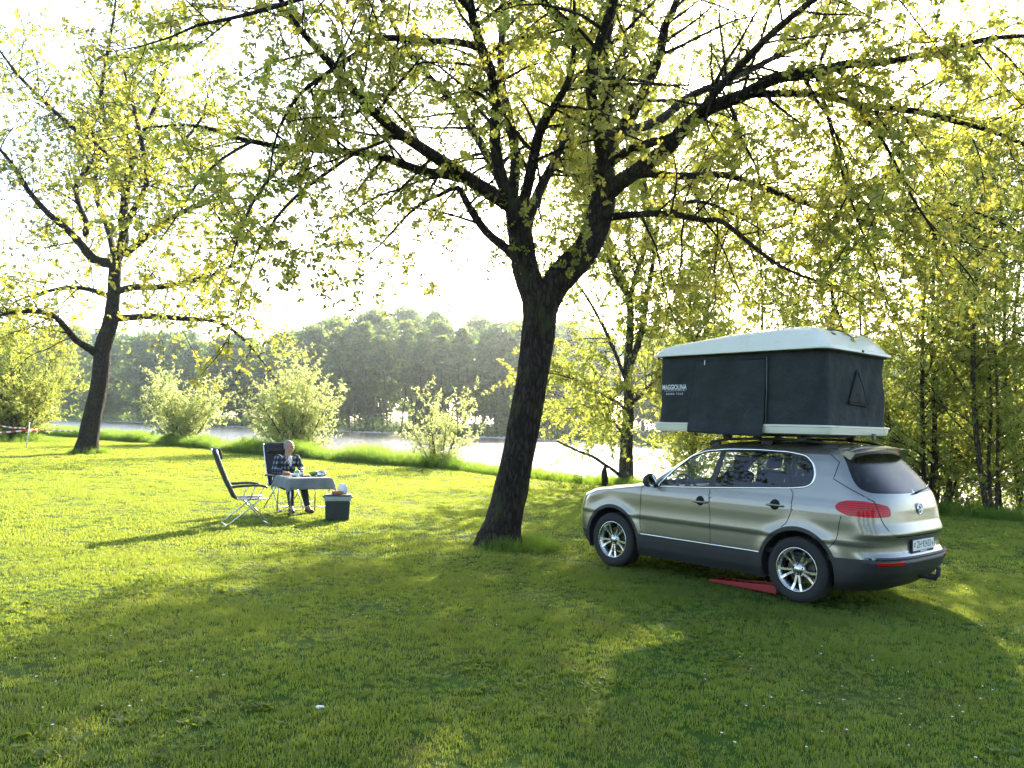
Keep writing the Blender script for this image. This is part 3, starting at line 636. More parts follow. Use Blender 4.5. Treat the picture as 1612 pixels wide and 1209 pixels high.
# the willow at the water's edge behind the bonnet, main stems as seen, high limbs added to shade the lawn
WD = 26.0
wil = empty('willow_tree', at(985, 762, WD) * Vector((1, 1, 0)) + Vector((0, 0, gz(*(at(985, 762, WD).xy)))), 0, 'pale-barked willow of several upright stems at the water beyond the car bonnet', 'tree')
wb = wil.location.copy()
wl = [[(988, 772, WD, 0.277), (986, 750, WD, 0.238), (986, 700, WD, 0.198), (990, 640, WD, 0.165), (988, 580, WD, 0.139), (992, 520, WD, 0.119), (990, 470, WD, 0.099), (972, 440, WD - .3, 0.079), (955, 400, WD - .5, 0.059), (945, 360, WD - .7, 0.040), (935, 290, WD - .9, 0.026)],
      [(988, 585, WD, 0.106), (1000, 555, WD, 0.099), (1010, 520, WD + .3, 0.092), (1020, 460, WD + .5, 0.079), (1030, 400, WD + .7, 0.066), (1036, 330, WD + 1, 0.053), (1050, 250, WD + 1.2, 0.033), (1055, 180, WD + 1.4, 0.020)],
      [(990, 478, WD, 0.086), (1000, 435, WD, 0.079), (1015, 390, WD - .4, 0.066), (1020, 330, WD - .8, 0.053), (1015, 260, WD - 1.1, 0.033), (1025, 180, WD - 1.3, 0.020)],
      [(986, 600, WD, 0.066), (972, 565, WD - .3, 0.059), (950, 515, WD - .6, 0.050), (928, 475, WD - .8, 0.040), (905, 440, WD - 1, 0.030), (880, 400, WD - 1.2, 0.020)],
      [(984, 755, WD, 0.079), (968, 742, WD - .2, 0.056), (950, 730, WD - .4, 0.050), (932, 718, WD - .6, 0.045), (915, 712, WD - .8, 0.040), (895, 703, WD - 1, 0.033), (877, 694, WD - 1.1, 0.023)],
      [(989, 650, WD, 0.059), (970, 632, WD - .8, 0.050), (940, 618, WD - 1.5, 0.040), (910, 600, WD - 2.1, 0.026), (880, 590, WD - 2.6, 0.017)],
      [(988, 690, WD, 0.059), (960, 660, WD + .8, 0.046), (925, 640, WD + 1.5, 0.033), (885, 625, WD + 2, 0.020)],
      [(990, 470, WD, 0.079), (960, 380, WD + .6, 0.066), (915, 290, WD + 1.2, 0.053), (870, 200, WD + 1.8, 0.040), (830, 110, WD + 2.2, 0.026), (800, 20, WD + 2.5, 0.020)],  # high spreading limbs, added so the crown throws shade on the foreground
      [(1030, 400, WD + .7, 0.066), (1010, 300, WD + .5, 0.053), (975, 190, WD + .3, 0.043), (930, 80, WD, 0.033), (890, -20, WD - .3, 0.023)],
      [(1050, 250, WD + 1.2, 0.040), (1080, 150, WD + 1, 0.033), (1100, 40, WD + .8, 0.026), (1110, -60, WD + .6, 0.020)],
      [(1036, 330, WD + 1, 0.053), (1075, 270, WD + .6, 0.046), (1120, 215, WD, 0.036), (1150, 140, WD - .5, 0.026), (1170, 60, WD - .8, 0.020)],
      [(975, 440, WD - .3, 0.053), (935, 330, WD - .8, 0.046), (900, 240, WD - 1.2, 0.036), (860, 160, WD - 1.5, 0.026), (835, 80, WD - 1.8, 0.020)],
      [(990, 640, WD, 0.066), (1020, 610, WD - .6, 0.053), (1050, 580, WD - 1, 0.040), (1090, 540, WD - 1.2, 0.026), (1120, 490, WD - 1.4, 0.020)]]
gw = Grower(31, leaf_len=(0.08, 0.135), leaf_w=0.42, rosette=(8, 12), twig_len=(0.4, 1.1), twig_gap=0.24, node_gap=0.12, br_len=(0.9, 2.4), br_gap=0.18, droop=-0.10, narrow=True, hue_bias=0.1, twig_r=0.008)
for i, sp in enumerate(wl):
    pth = rel(limb_pts(sp), wb); gnarl(pth, 10, 0.05, i).build('trunk' if i == 0 else 'limb', BARK2, wil, smooth=True)
    if i != 4: gw.dress(pth, f0=.42 if i == 0 else .12)
gw.twigs.build('twigs', BARK2, wil, smooth=True); gw.fol.build('crown', LEAF_WIL, wil, 'narrow')

# slender trees along the bank behind the car, and the scrub under them
rgb = random.Random(77)
slots = [  # px of the foot, depth, height, stems (lean x, lean y, radius)
 (1455, 19.6, 11.5, [(-.10, 0.05, .10), (.02, .0, .11)]), (1556, 18.9, 11.0, [(-.16, .05, .12), (.10, .05, .08), (-.02, -.1, .07)]),
 (1405, 22.5, 13.0, [(-.12, 0, .11), (.05, .05, .09)]), (1320, 24.5, 13.5, [(-.05, 0, .13), (.12, .05, .10)]), (1190, 27.5, 13.5, [(.02, 0, .14), (-.15, 0, .10)]),
 (1085, 29.0, 14.0, [(.0, 0, .15), (.14, 0, .11), (-.1, .1, .10)]), (1500, 22.8, 12.0, [(.06, 0, .10), (-.08, 0, .09)]), (1612, 20.6, 12.0, [(.02, 0, .12), (-.12, 0, .10)]),
 (1700, 17.6, 11.5, [(-.10, 0, .13), (.1, 0, .1)]), (1250, 25.6, 12.0, [(.05, 0, .11), (-.1, 0, .08)])]
for i, (px, Y, h, st) in enumerate(slots):
    p = at(px, 760, Y); p.z = gz(p.x, p.y) - 0.02
    sl_ = ('three' if len(st) > 2 else 'two') + '-stemmed slender tree with ' + ('pale' if i % 2 else 'dark') + ' bark ' + ('at the lawn edge past the car' if Y < 21 else 'in the thicket behind the roof tent')
    t = empty('slender_tree', p, 0, sl_, 'tree', 'slender trees along the bank behind the car')
    stems = [rise(rgb, (0.12 * j, 0.05 * j, -0.1), (a, b), h * (1 - 0.12 * j), r * .58, 7, 0.12) for j, (a, b, r) in enumerate(st)]
    stem_tree(t, stems, 100 + i, LEAF_WIL, BARK2 if i % 2 else BARK, (0.06, 0.11), (0.9, 2.5), 0.20 if px < 1400 else 0.24, (0.4, 1.2), 0.22, 0.12, f0=.08, leaf_w=0.46, hue=0.05 * (i % 3), droop=-0.08, twig_r=0.007, ros=(7, 11))
def bush(name, px, Y, h, w, seed, label, leaf, group=None, nst=9, leaf_len=(0.09, 0.16), dens=1.0, pt=None, cat='bush', lw=0.28):
    p = at(px, 720, Y) if pt is None else Vector(pt); p.z = gz(p.x, p.y) - 0.02
    p.z = max(p.z, WATER_Z - 0.25)
    rg = random.Random(seed); t = empty(name, p, 0, label, cat, group); stems = []
    for j in range(nst):
        a = 6.283 * j / nst + rg.uniform(-.3, .3); k = rg.uniform(0.15, 1.0) * w / h
        stems.append(rise(rg, (0.15 * math.cos(a), 0.15 * math.sin(a), -0.1), (k * math.cos(a), k * math.sin(a)), h * rg.uniform(.5, 1.15), 0.030 + h * 0.006, 5, 0.10, -0.06))
    return stem_tree(t, stems, seed, leaf, BARK2, leaf_len, (h * .18, h * .42), 0.26 / dens, (0.3, 0.8), 0.24 / dens, 0.18, f0=.08, leaf_w=lw, droop=0.02, up=0.35, ros=(5, 8))
bush('willow_bush', 292, 50.5, 4.3, 3.0, 201, 'rounded pale green willow bush on the bank between the lone tree and the seated person', LEAF_SIL, nst=12, leaf_len=(0.12, 0.21), dens=.95)
bush('willow_bush', 462, 42.5, 4.8, 4.2, 202, 'tallest pale green willow bush on the bank, behind the seated person', LEAF_SIL, nst=15, leaf_len=(0.11, 0.19), dens=.95)
bush('willow_bush', 690, 33.0, 2.5, 1.5, 203, 'small low willow bush at the water between the picnic and the forked oak', LEAF_SIL, nst=9, leaf_len=(0.10, 0.18), dens=.8)
bush('willow_bush', 20, 50.0, 7.0, 7.0, 204, 'wide arching willow bush behind the white post and barrier tape', LEAF_WIL, nst=14, leaf_len=(0.12, 0.2), dens=.9)
_q = at(20, 720, 50.0); foot_grass(_q.x, _q.y, 0.0, 3.6, 520, 1.0, 'tall grass round the foot of the wide arching willow bush')
for i, (px, Y, h, w) in enumerate([(1480, 20.6, 2.6, 1.6), (1590, 20.2, 2.8, 1.7), (1345, 24.0, 3.2, 1.8), (1110, 28.5, 2.0, 1.2), (1420, 21.8, 3.0, 1.6)]):
    bush('riverside_scrub', px, Y, h, w, 230 + i, 'twiggy riverside scrub under the slender trees behind the car', LEAF_WIL, 'scrub bushes under the bank trees', nst=8, leaf_len=(0.07, 0.12), dens=.75, lw=.4)
# ------------------------------------------------------------------ the far bank
BARKF = bark_material('far_bark', (0.05, 0.045, 0.04), (0.12, 0.10, 0.085), 0.2)
def far_tree(seed, h, w, clumps, leaf, trunk_r=0.3, bare=0.3, shape='round', lsz=(0.5, 1.05)):
    rg = random.Random(seed); root = empty('far_tree'); f = Foliage(); tb_ = MB()
    main = rise(rg, (0, 0, -0.4), (rg.uniform(-.05, .05), 0), h * .96, trunk_r, 7, 0.05)
    tb_.tube([p for p, r in main], [max(.04, r) for p, r in main], 6)
    for c in range(clumps):
        u = bare + (1 - bare) * rg.random() ** (0.9 if shape == 'round' else 1.2)
        k = u * 6.99; i = int(k); p0 = main[i][0].lerp(main[min(i + 1, 7)][0], k - i)
        prof = math.sin(math.pi * min(1, max(0.08, (u - bare) / (1 - bare) * 0.86 + 0.12))) ** 0.7 if shape == 'round' else (1.15 - (u - bare) / (1 - bare)) * 0.8
        a = rg.uniform(0, 6.283); rr = w * prof * rg.uniform(0.25, 1.0)
        c0 = p0 + Vector((rr * math.cos(a), rr * math.sin(a), rg.uniform(0.0, 0.5) * rr))
        if c % 3 == 0: tb_.tube([p0 - Vector((0, 0, .5)), p0.lerp(c0, .5), c0], [.12, .07, .03], 4, caps=False)
        s = w * rg.uniform(.18, .36); hue = rg.random()
        for _ in range(rg.randint(26, 44)):
            d = rvec(rg); q = c0 + Vector((d.x, d.y, d.z * .75)) * s * rg.uniform(.2, 1) ** .5
            l = rg.uniform(*lsz); f.leaf(q, rvec(rg), rvec(rg), l, l * .6, min(1, max(0, hue + rg.uniform(-.25, .25))))
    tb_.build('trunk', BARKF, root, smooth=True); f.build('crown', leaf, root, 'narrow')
    return root
protos = [far_tree(301, 21, 5.2, 170, LEAF_FAR, .32, .12), far_tree(302, 25, 4.6, 150, LEAF_FAR, .30, .30), far_tree(303, 17, 5.6, 170, LEAF_FAR, .3, .05),
          far_tree(304, 26, 3.2, 75, LEAF_FAR, .22, .40), far_tree(305, 23, 4.0, 190, LEAF_FAR, .3, .04, 'cone')]
kinds = ['broad leafy tree in the hazy wood across the river', 'tall tree with a bare lower trunk in the hazy wood across the river', 'low rounded tree in the hazy wood across the river',
         'thin sparse tree with a long bare stem in the hazy wood across the river', 'dark pointed tree in the hazy wood across the river']
rgf = random.Random(9); used = [False] * 5
def far_place(px, v, k, s):
    # where the line of sight through this bearing crosses the far bank, v metres from the near bank
    t = (px - 806) / FOCAL; Y = (28.5 + v * S2) / (1 + t); x = t * Y
    o = protos[k] if not used[k] else copy_tree(protos[k]); used[k] = True
    o.location = (x, Y, gz(x, Y)); o.rotation_euler = (0, 0, rgf.uniform(0, 6.28)); want = np.interp(px, [-300, 150, 400, 500, 560, 680, 800, 1000, 1900], [150, 130, 135, 150, 172, 182, 172, 150, 150]) * Y / FOCAL / (21, 25, 17, 26, 23)[k]
    s = want * s
    o.scale = (max(.75, s) * rgf.uniform(1.0, 1.3), max(.75, s) * rgf.uniform(1.0, 1.3), s)
    tag(o, kinds[k], 'tree', 'trees of the wood across the river')
row = []
px = -330
while px < 1900:
    k = rgf.choice([0, 1, 2, 3, 4, 3, 1]) if px > 500 else rgf.choice([0, 2, 2, 0, 4, 1])
    row.append((px, rgf.uniform(88, 96), k, rgf.uniform(.86, 1.04))); px += rgf.uniform(18, 32) if px < 860 else rgf.uniform(36, 64)
px = -320
while px < 1880:
    row.append((px, rgf.uniform(104, 122), rgf.choice([0, 1, 2, 0]), rgf.uniform(.98, 1.1))); px += rgf.uniform(30, 60)
row += [(q_, rgf.uniform(84.5, 87), 3, rgf.uniform(.82, 1.0)) for q_ in (532, 561, 583, 590, 612, 655, 668, 701, 722, 748, 781)]
for a in row: far_place(*a)
# trees on the lawn behind the viewer, which shade it and darken what the car reflects
for i, (x, y, k, s) in enumerate([(-15, -19, 2, .9), (-4, -21, 0, .75), (6, -20, 2, .8), (16, -17, 0, .75)]):
    o = copy_tree(protos[k]); o.location = (x, y, gz(x, y)); o.rotation_euler = (0, 0, i * 1.3); o.scale = (s, s, s); tag(o, 'leafy tree standing on the lawn facing the river and the parked car', 'tree', 'trees on the near lawn')
# low growth along the far water, seen only as a mass
fu = Foliage(); rg = random.Random(4)
for i in range(30000):
    u = rg.uniform(-70, 420); v = 83.5 + abs(rg.gauss(0, 2.2)) + (9 if i % 2 else 0); xx = 14.25 - u / S2 + v / S2; yy = 14.25 + u / S2 + v / S2
    top = (5.0 if i % 2 else 2.4) + 1.3 * math.sin(u * .31) + 1.0 * math.sin(u * .83 + 1)
    l = rg.uniform(.4, .9); fu.leaf((xx, yy, gz(xx, yy) + rg.random() ** .8 * max(.8, top)), rvec(rg), rvec(rg), l, l * .55, rg.random() * .7)
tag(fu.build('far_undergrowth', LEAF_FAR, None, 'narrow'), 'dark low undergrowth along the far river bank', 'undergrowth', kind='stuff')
# pale stones and driftwood strewn at the far waterline
STONE = mat('river_stone', (0.33, 0.31, 0.28), 0.85, noise=.35, nscale=3)
sb = MB()
for i in range(900):
    u = rg.uniform(-60, 320); v = rg.gauss(80.2, .8); xx = 14.25 - u / S2 + v / S2; yy = 14.25 + u / S2 + v / S2; s = rg.uniform(.25, .9)
    z = max(gz(xx, yy), WATER_Z - .05)
    a = rg.uniform(0, 3); pts = [Vector((s * math.cos(a + q) * rg.uniform(.7, 1), s * .7 * math.sin(a + q) * rg.uniform(.7, 1), 0)) for q in (0, 1.25, 2.5, 3.8, 5.0)]
    b = Vector((xx, yy, z - .1)); sb.add([b + p for p in pts] + [b + p * .6 + Vector((0, 0, s * rg.uniform(.3, .6))) for p in pts], [(4, 3, 2, 1, 0), (5, 6, 7, 8, 9)] + [(j, (j + 1) % 5, 5 + (j + 1) % 5, 5 + j) for j in range(5)])
tag(sb.build('shore_stones', STONE), 'pale stones strewn along the far waterline', 'stones', kind='stuff')
# ------------------------------------------------------------------ haze in the low sun
def haze_box():
    m, n, o = node_mat('morning_haze')
    v = n.nodes.new('ShaderNodeVolumePrincipled'); v.inputs['Color'].default_value = (0.82, 0.92, 1.0, 1); v.inputs['Density'].default_value = 0.00030; v.inputs['Anisotropy'].default_value = 0.85
    n.links.new(v.outputs[0], o.inputs['Volume'])
    b = MB(); b.box((0, 700, 15.5), (2400, 1560, 37.6)); h = b.build('haze', m); tag(h, 'thin pale haze hanging in the sunlit river air', 'haze', kind='stuff')
haze_box()

# ------------------------------------------------------------------ the car
def paint_material():
    m, n, o = node_mat('beige_metallic_paint')
    p = n.nodes.new('ShaderNodeBsdfPrincipled'); p.inputs['Metallic'].default_value = 0.75; p.inputs['Roughness'].default_value = 0.32
    p.inputs['Coat Weight'].default_value = 0.8; p.inputs['Coat Roughness'].default_value = 0.06
    tc = n.nodes.new('ShaderNodeTexCoord')
    t = n.nodes.new('ShaderNodeTexNoise'); t.inputs['Scale'].default_value = 900; n.links.new(tc.outputs['Object'], t.inputs['Vector'])
    r = n.nodes.new('ShaderNodeValToRGB'); r.color_ramp.elements[0].position = .35; r.color_ramp.elements[1].position = .7
    r.color_ramp.elements[0].color = (0.205, 0.193, 0.166, 1); r.color_ramp.elements[1].color = (0.305, 0.290, 0.252, 1)
    n.links.new(t.outputs[0], r.inputs[0]); n.links.new(r.outputs[0], p.inputs['Base Color'])
    v = n.nodes.new('ShaderNodeTexVoronoi'); v.inputs['Scale'].default_value = 70; n.links.new(tc.outputs['Object'], v.inputs['Vector'])   # dew
    rv = n.nodes.new('ShaderNodeValToRGB'); rv.color_ramp.elements[0].position = 0.12; rv.color_ramp.elements[0].color = (1, 1, 1, 1); rv.color_ramp.elements[1].position = .32; rv.color_ramp.elements[1].color = (0, 0, 0, 1)
    n.links.new(v.outputs['Distance'], rv.inputs[0])
    b = n.nodes.new('ShaderNodeBump'); b.inputs['Strength'].default_value = 0.10; b.inputs['Distance'].default_value = 0.004
    n.links.new(rv.outputs[0], b.inputs['Height']); n.links.new(b.outputs[0], p.inputs['Coat Normal'])
    n.links.new(p.outputs[0], o.inputs[0]); return m
def glass_material(name, tint, refl=1.0, dew=0.0):
    m, n, o = node_mat(name)
    tr = n.nodes.new('ShaderNodeBsdfTransparent'); tr.inputs[0].default_value = (*tint, 1)
    gl = n.nodes.new('ShaderNodeBsdfGlossy'); gl.inputs['Roughness'].default_value = 0.02; gl.inputs[0].default_value = (refl, refl, refl, 1)
    fr = n.nodes.new('ShaderNodeLayerWeight'); fr.inputs[0].default_value = 0.5        # thin pane: same reflectance from both sides
    pw = n.nodes.new('ShaderNodeMath'); pw.operation = 'POWER'; pw.inputs[1].default_value = 4.5; n.links.new(fr.outputs['Facing'], pw.inputs[0])
    ad = n.nodes.new('ShaderNodeMath'); ad.operation = 'MULTIPLY_ADD'; ad.inputs[1].default_value = 0.9; ad.inputs[2].default_value = 0.05; n.links.new(pw.outputs[0], ad.inputs[0])
    mx = n.nodes.new('ShaderNodeMixShader'); n.links.new(ad.outputs[0], mx.inputs[0]); n.links.new(tr.outputs[0], mx.inputs[1]); n.links.new(gl.outputs[0], mx.inputs[2])
    if dew:
        tc = n.nodes.new('ShaderNodeTexCoord'); v = n.nodes.new('ShaderNodeTexNoise'); v.inputs['Scale'].default_value = 110; v.inputs['Detail'].default_value = 3; n.links.new(tc.outputs['Object'], v.inputs['Vector'])
        b = n.nodes.new('ShaderNodeBump'); b.inputs['Strength'].default_value = dew; b.inputs['Distance'].default_value = 0.004
        n.links.new(v.outputs[0], b.inputs['Height']); n.links.new(b.outputs[0], gl.inputs['Normal']); n.links.new(b.outputs[0], fr.inputs['Normal'])
    n.links.new(mx.outputs[0], o.inputs[0]); return m
PAINT = paint_material()
PLASTIC = mat('black_trim_plastic', (0.022, 0.023, 0.025), 0.55, noise=.2, nscale=60, bump=.1, bscale=500)
RUBBER = mat('tyre_rubber', (0.018, 0.018, 0.018), 0.85, noise=.3, nscale=30)
CHROME = mat('chrome', (0.85, 0.85, 0.85), 0.12, 1.0)
ALLOY = mat('wheel_alloy', (0.62, 0.62, 0.62), 0.28, 1.0, noise=.1, nscale=40)
DARK = mat('dark_interior', (0.02, 0.02, 0.022), 0.8, noise=.2, nscale=25)
SEAM = mat('panel_gap', (0.006, 0.006, 0.006), 0.9)
GLASS = glass_material('window_glass', (0.86, 0.92, 0.89)); TINT = glass_material('privacy_glass', (0.22, 0.25, 0.26)); REARG = glass_material('rear_glass', (0.10, 0.12, 0.13), refl=.7, dew=.35)
def lens_material(name, c):
    m, n, o = node_mat(name)
    p = n.nodes.new('ShaderNodeBsdfPrincipled'); p.inputs['Roughness'].default_value = .22; p.inputs['Specular IOR Level'].default_value = .25; p.inputs['Coat Weight'].default_value = .25; p.inputs['Coat Roughness'].default_value = .05
    tc = n.nodes.new('ShaderNodeTexCoord'); w = n.nodes.new('ShaderNodeValToRGB'); w.color_ramp.elements[0].color = (*[k * .45 for k in c], 1); w.color_ramp.elements[1].color = (*c, 1); wv_ = n.nodes.new('ShaderNodeTexWave'); wv_.bands_direction = 'Z'; wv_.inputs['Scale'].default_value = 14; wv_.inputs['Distortion'].default_value = .6
    n.links.new(tc.outputs['Object'], wv_.inputs[0]); n.links.new(wv_.outputs['Fac'], w.inputs[0])
    n.links.new(w.outputs[0], p.inputs['Base Color']); n.links.new(p.outputs[0], o.inputs[0]); return m
RED = lens_material('tail_lens', (0.62, 0.004, 0.006)); LAMP = mat('headlamp_lens', (0.5, 0.52, 0.54), .08, .5, coat=1.0)

car = empty('car', (2.885, 10.27, gz(2.885, 10.27)), R(131.2), 'beige metallic sport utility car carrying a pop-up roof tent, parked on the lawn', 'car')

_zt = np.array([.20, .30, .40, .52, .56, .60, .66, .70, .74, .78, .82, .90, .98, 1.03, 1.08, 1.12, 1.17, 1.22, 1.35, 1.50, 1.58, 1.62, 1.65, 1.68, 1.70, 1.707])
_xf = np.array([2.00, 2.07, 2.10, 2.12, 2.12, 2.12, 2.115, 2.11, 2.10, 2.095, 2.085, 2.05, 1.88, 1.55, 1.20, .95, .86, .78, .56, .32, .18, .06, -.08, -.30, -.50, -.65])
_xr = np.array([-2.02, -2.17, -2.25, -2.295, -2.27, -2.225, -2.218, -2.215, -2.222, -2.25, -2.245, -2.215, -2.205, -2.20, -2.19, -2.18, -2.165, -2.135, -2.025, -1.895, -1.815, -1.775, -1.72, -1.56, -1.30, -1.05])
_w = np.array([.82, .868, .884, .892, .893, .894, .894, .906, .902, .899, .898, .900, .897, .888, .874, .861, .848, .834, .795, .742, .700, .655, .59, .47, .28, .02])
_cf = np.interp(_zt, [.2, .6, .9, .98, 1.03, 1.08, 1.12, 1.2, 1.5, 1.62, 1.707], [.45, .42, .46, .55, .55, .50, .33, .28, .24, .22, .1])
_nf = np.interp(_zt, [.2, 1.0, 1.08, 1.12, 1.7], [2.8, 2.8, 2.6, 2.3, 2.2])
_cr = np.interp(_zt, [.2, .6, .8, 1.1, 1.25, 1.5, 1.62, 1.707], [.46, .42, .40, .42, .42, .36, .32, .1])
_nr = np.interp(_zt, [.2, .8, 1.1, 1.4, 1.7], [3.0, 3.1, 3.1, 3.1, 2.4])
_zg = np.linspace(.2, 1.707, 1508)
def _sm(a, s=8):
    g = np.interp(_zg, _zt, a); k = np.exp(-.5 * (np.arange(-3 * s, 3 * s + 1) / s) ** 2); k /= k.sum()
    e = np.pad(g, 3 * s, mode='reflect', reflect_type='odd'); return np.convolve(e, k, 'valid')
TAB = {k: _sm(v) for k, v in dict(xf=_xf, xr=_xr, w=_w, cf=_cf, nf=_nf, cr=_cr, nr=_nr).items()}
def sl(k, z): return np.interp(z, _zg, TAB[k])
HUBX, HUBZ = 1.302, .345
def body(t, z):
    t = np.asarray(t, float); z = np.asarray(z, float)
    xf, xr, w, cf, nf, cr, nr = (sl(k, z) for k in ('xf', 'xr', 'w', 'cf', 'nf', 'cr', 'nr'))
    ev = lambda u, p=1.45: u ** p / (u ** p + (1 - u) ** p)          # even spacing round the corners
    a = ev(np.clip(t, 0, 1)) * np.pi / 2; b = ev(np.clip(3 - t, 0, 1)) * np.pi / 2
    cosa, sina = np.clip(np.cos(a), 0, 1), np.clip(np.sin(a), 0, 1); cosb, sinb = np.clip(np.cos(b), 0, 1), np.clip(np.sin(b), 0, 1)
    xF = xf - cf * (1 - cosa ** (2 / nf)); yF = w * sina ** (2 / nf)
    xR = xr + cr * (1 - cosb ** (2 / nr)); yR = w * sinb ** (2 / nr)
    s = np.clip(t - 1, 0, 1); xS = (xf - cf) * (1 - s) + (xr + cr) * s
    x = np.where(t < 1, xF, np.where(t > 2, xR, xS)); y = np.where(t < 1, yF, np.where(t > 2, yR, w))
    y = y * (1 - .022 * (x / 2.1) ** 2)
    for hx in (HUBX, -HUBX):
        r = np.hypot(x - hx, z - HUBZ); y = y + .020 * np.exp(-((r - .44) / .075) ** 2) * (y > .6) * (z < .95)
    return np.stack([x, y, z + 0 * t], -1)
def d2t(T): return np.where(T < .9, T / .9, np.where(T < 4.1, 1 + (T - .9) / 3.2, 2 + (T - 4.1) / .9))
def t2d(t): return np.where(t < 1, t * .9, np.where(t < 2, .9 + (t - 1) * 3.2, 4.1 + (t - 2) * .9))
_ts = np.concatenate([np.linspace(0, 1, 200), np.linspace(1, 2, 600)[1:], np.linspace(2, 3, 200)[1:]])
def side_T(x, z):
    X_ = body(_ts, np.full_like(_ts, z))[:, 0]; return float(t2d(np.interp(-x, -X_, _ts)))
def rear_T(y, z):
    t_ = np.linspace(2, 3, 300); Y_ = body(t_, np.full_like(t_, z))[:, 1]; return float(t2d(np.interp(-y, -Y_, t_)))
def front_T(y, z):
    t_ = np.linspace(0, 1, 300); Y_ = body(t_, np.full_like(t_, z))[:, 1]; return float(t2d(np.interp(y, Y_, t_)))
def dense(pts, closed=True, step=.03):
    out = []; n = len(pts)
    for i in range(n if closed else n - 1):
        a, b = pts[i], pts[(i + 1) % n]; k = max(1, int(math.hypot(b[0] - a[0], b[1] - a[1]) / step))
        for j in range(k): out.append((a[0] + (b[0] - a[0]) * j / k, a[1] + (b[1] - a[1]) * j / k))
    if not closed: out.append(pts[-1])
    return out
def rounded(pts, r=.05, seg=5, closed=True):
    out = []; n = len(pts)
    for i in range(n):
        p = Vector(pts[i])
        if not closed and i in (0, n - 1): out.append(tuple(p)); continue
        a = Vector(pts[i - 1]) - p; b = Vector(pts[(i + 1) % n]) - p; q = min(r, a.length * .45, b.length * .45)
        p0, p1 = p + a.normalized() * q, p + b.normalized() * q
        for j in range(seg + 1):
            s = j / seg; out.append(tuple(p0 * (1 - s) ** 2 + p * 2 * s * (1 - s) + p1 * s ** 2))
    return out
def on_side(pts): return [(side_T(x, z), z) for x, z in pts]
def on_rear(pts): return [(rear_T(y, z), z) for y, z in pts]
def on_front(pts): return [(front_T(y, z), z) for y, z in pts]
def arch(hx, r):
    p = [(hx + r * math.cos(q), HUBZ + r * math.sin(q)) for q in np.linspace(R(-20), R(200), 40)]
    return [(hx + r, .19)] + p + [(hx - r, .19)]
loops = {}
loops['arch_f'] = on_side([(x, max(z, .2)) for x, z in arch(HUBX, .415)]); loops['arch_r'] = on_side([(x, max(z, .2)) for x, z in arch(-HUBX, .415)])
loops['trim_f'] = on_side([(x, max(z, .2)) for x, z in arch(HUBX, .46)]); loops['trim_r'] = on_side([(x, max(z, .2)) for x, z in arch(-HUBX, .46)])
dlo = [(.60, 1.085), (.36, 1.33), (.16, 1.49), (-.02, 1.555), (-.30, 1.59), (-.70, 1.60), (-1.10, 1.59), (-1.32, 1.555), (-1.42, 1.47), (-1.455, 1.35), (-1.43, 1.26), (-1.36, 1.222), (-1.20, 1.200), (-.60, 1.158), (-.19, 1.130), (.25, 1.105)]
loops['dlo'] = on_side(dense(rounded(dlo, .06, 4), True, .05))
loops['win_f'] = on_side(dense(rounded([(.555, 1.10), (.35, 1.32), (.15, 1.475), (-.02, 1.535), (-.235, 1.56), (-.155, 1.142), (.25, 1.117)], .025, 3), True, .05))
loops['win_r'] = on_side(dense(rounded([(-.30, 1.565), (-.70, 1.575), (-1.10, 1.565), (-1.165, 1.555), (-1.17, 1.208), (-.60, 1.172), (-.235, 1.148)], .025, 3), True, .05))
loops['win_q'] = on_side(dense(rounded([(-1.20, 1.55), (-1.31, 1.53), (-1.40, 1.455), (-1.43, 1.35), (-1.41, 1.27), (-1.35, 1.238), (-1.20, 1.215)], .03, 3), True, .05))
loops['tail'] = [(side_T(-1.715, 1.065), 1.065), (side_T(-1.75, 1.10), 1.10), (side_T(-1.84, 1.125), 1.125), (rear_T(.80, 1.125), 1.125), (rear_T(.70, 1.105), 1.105), (rear_T(.60, 1.08), 1.08), (rear_T(.575, 1.05), 1.05), (rear_T(.58, .99), .99), (rear_T(.60, .975), .975), (rear_T(.70, .965), .965), (rear_T(.80, .965), .965), (side_T(-1.86, .97), .97), (side_T(-1.77, 1.0), 1.0), (side_T(-1.725, 1.03), 1.03)]
loops['tail'] = dense(rounded(loops['tail'], .03, 3), True, .04)
loops['rwin'] = dense(rounded(on_rear([(0, 1.60), (.30, 1.598), (.62, 1.585), (.675, 1.50), (.755, 1.33), (.77, 1.245), (.72, 1.205), (.30, 1.195), (0, 1.193)]), .05, 4), True, .05)
loops['wind'] = dense(rounded(on_front([(0, 1.135), (.40, 1.135), (.70, 1.15), (.765, 1.24), (.70, 1.45), (.62, 1.57), (.30, 1.595), (0, 1.598)]), .04, 4), True, .05)
loops['head'] = dense(rounded([(side_T(1.62, .985), .985), (side_T(1.78, .965), .965), (front_T(.66, .93), .93), (front_T(.48, .885), .885), (front_T(.47, .80), .80), (front_T(.62, .77), .77), (side_T(1.82, .79), .79), (side_T(1.70, .88), .88)], .04, 3), True, .04)
loops['clad'] = dense([(0, .45), (side_T(1.75, .43), .43), (side_T(1.30, .47), .47), (side_T(-1.30, .47), .47), (side_T(-1.70, .535), .535), (rear_T(.72, .555), .555), (rear_T(.50, .560), .560), (5.0, .560), (5.0, .2), (0, .2)], True, .06)
loops['plate_well'] = dense(on_rear([(0, .755), (.36, .755), (.40, .735), (.40, .59), (.36, .57), (0, .57)]), True, .05)
loops['gate'] = dense(on_rear([(0, 1.64), (.64, 1.62), (.71, 1.50), (.79, 1.33), (.80, 1.21), (.73, 1.12), (.71, .95), (.66, .84), (.56, .775), (0, .768)]), True, .05)
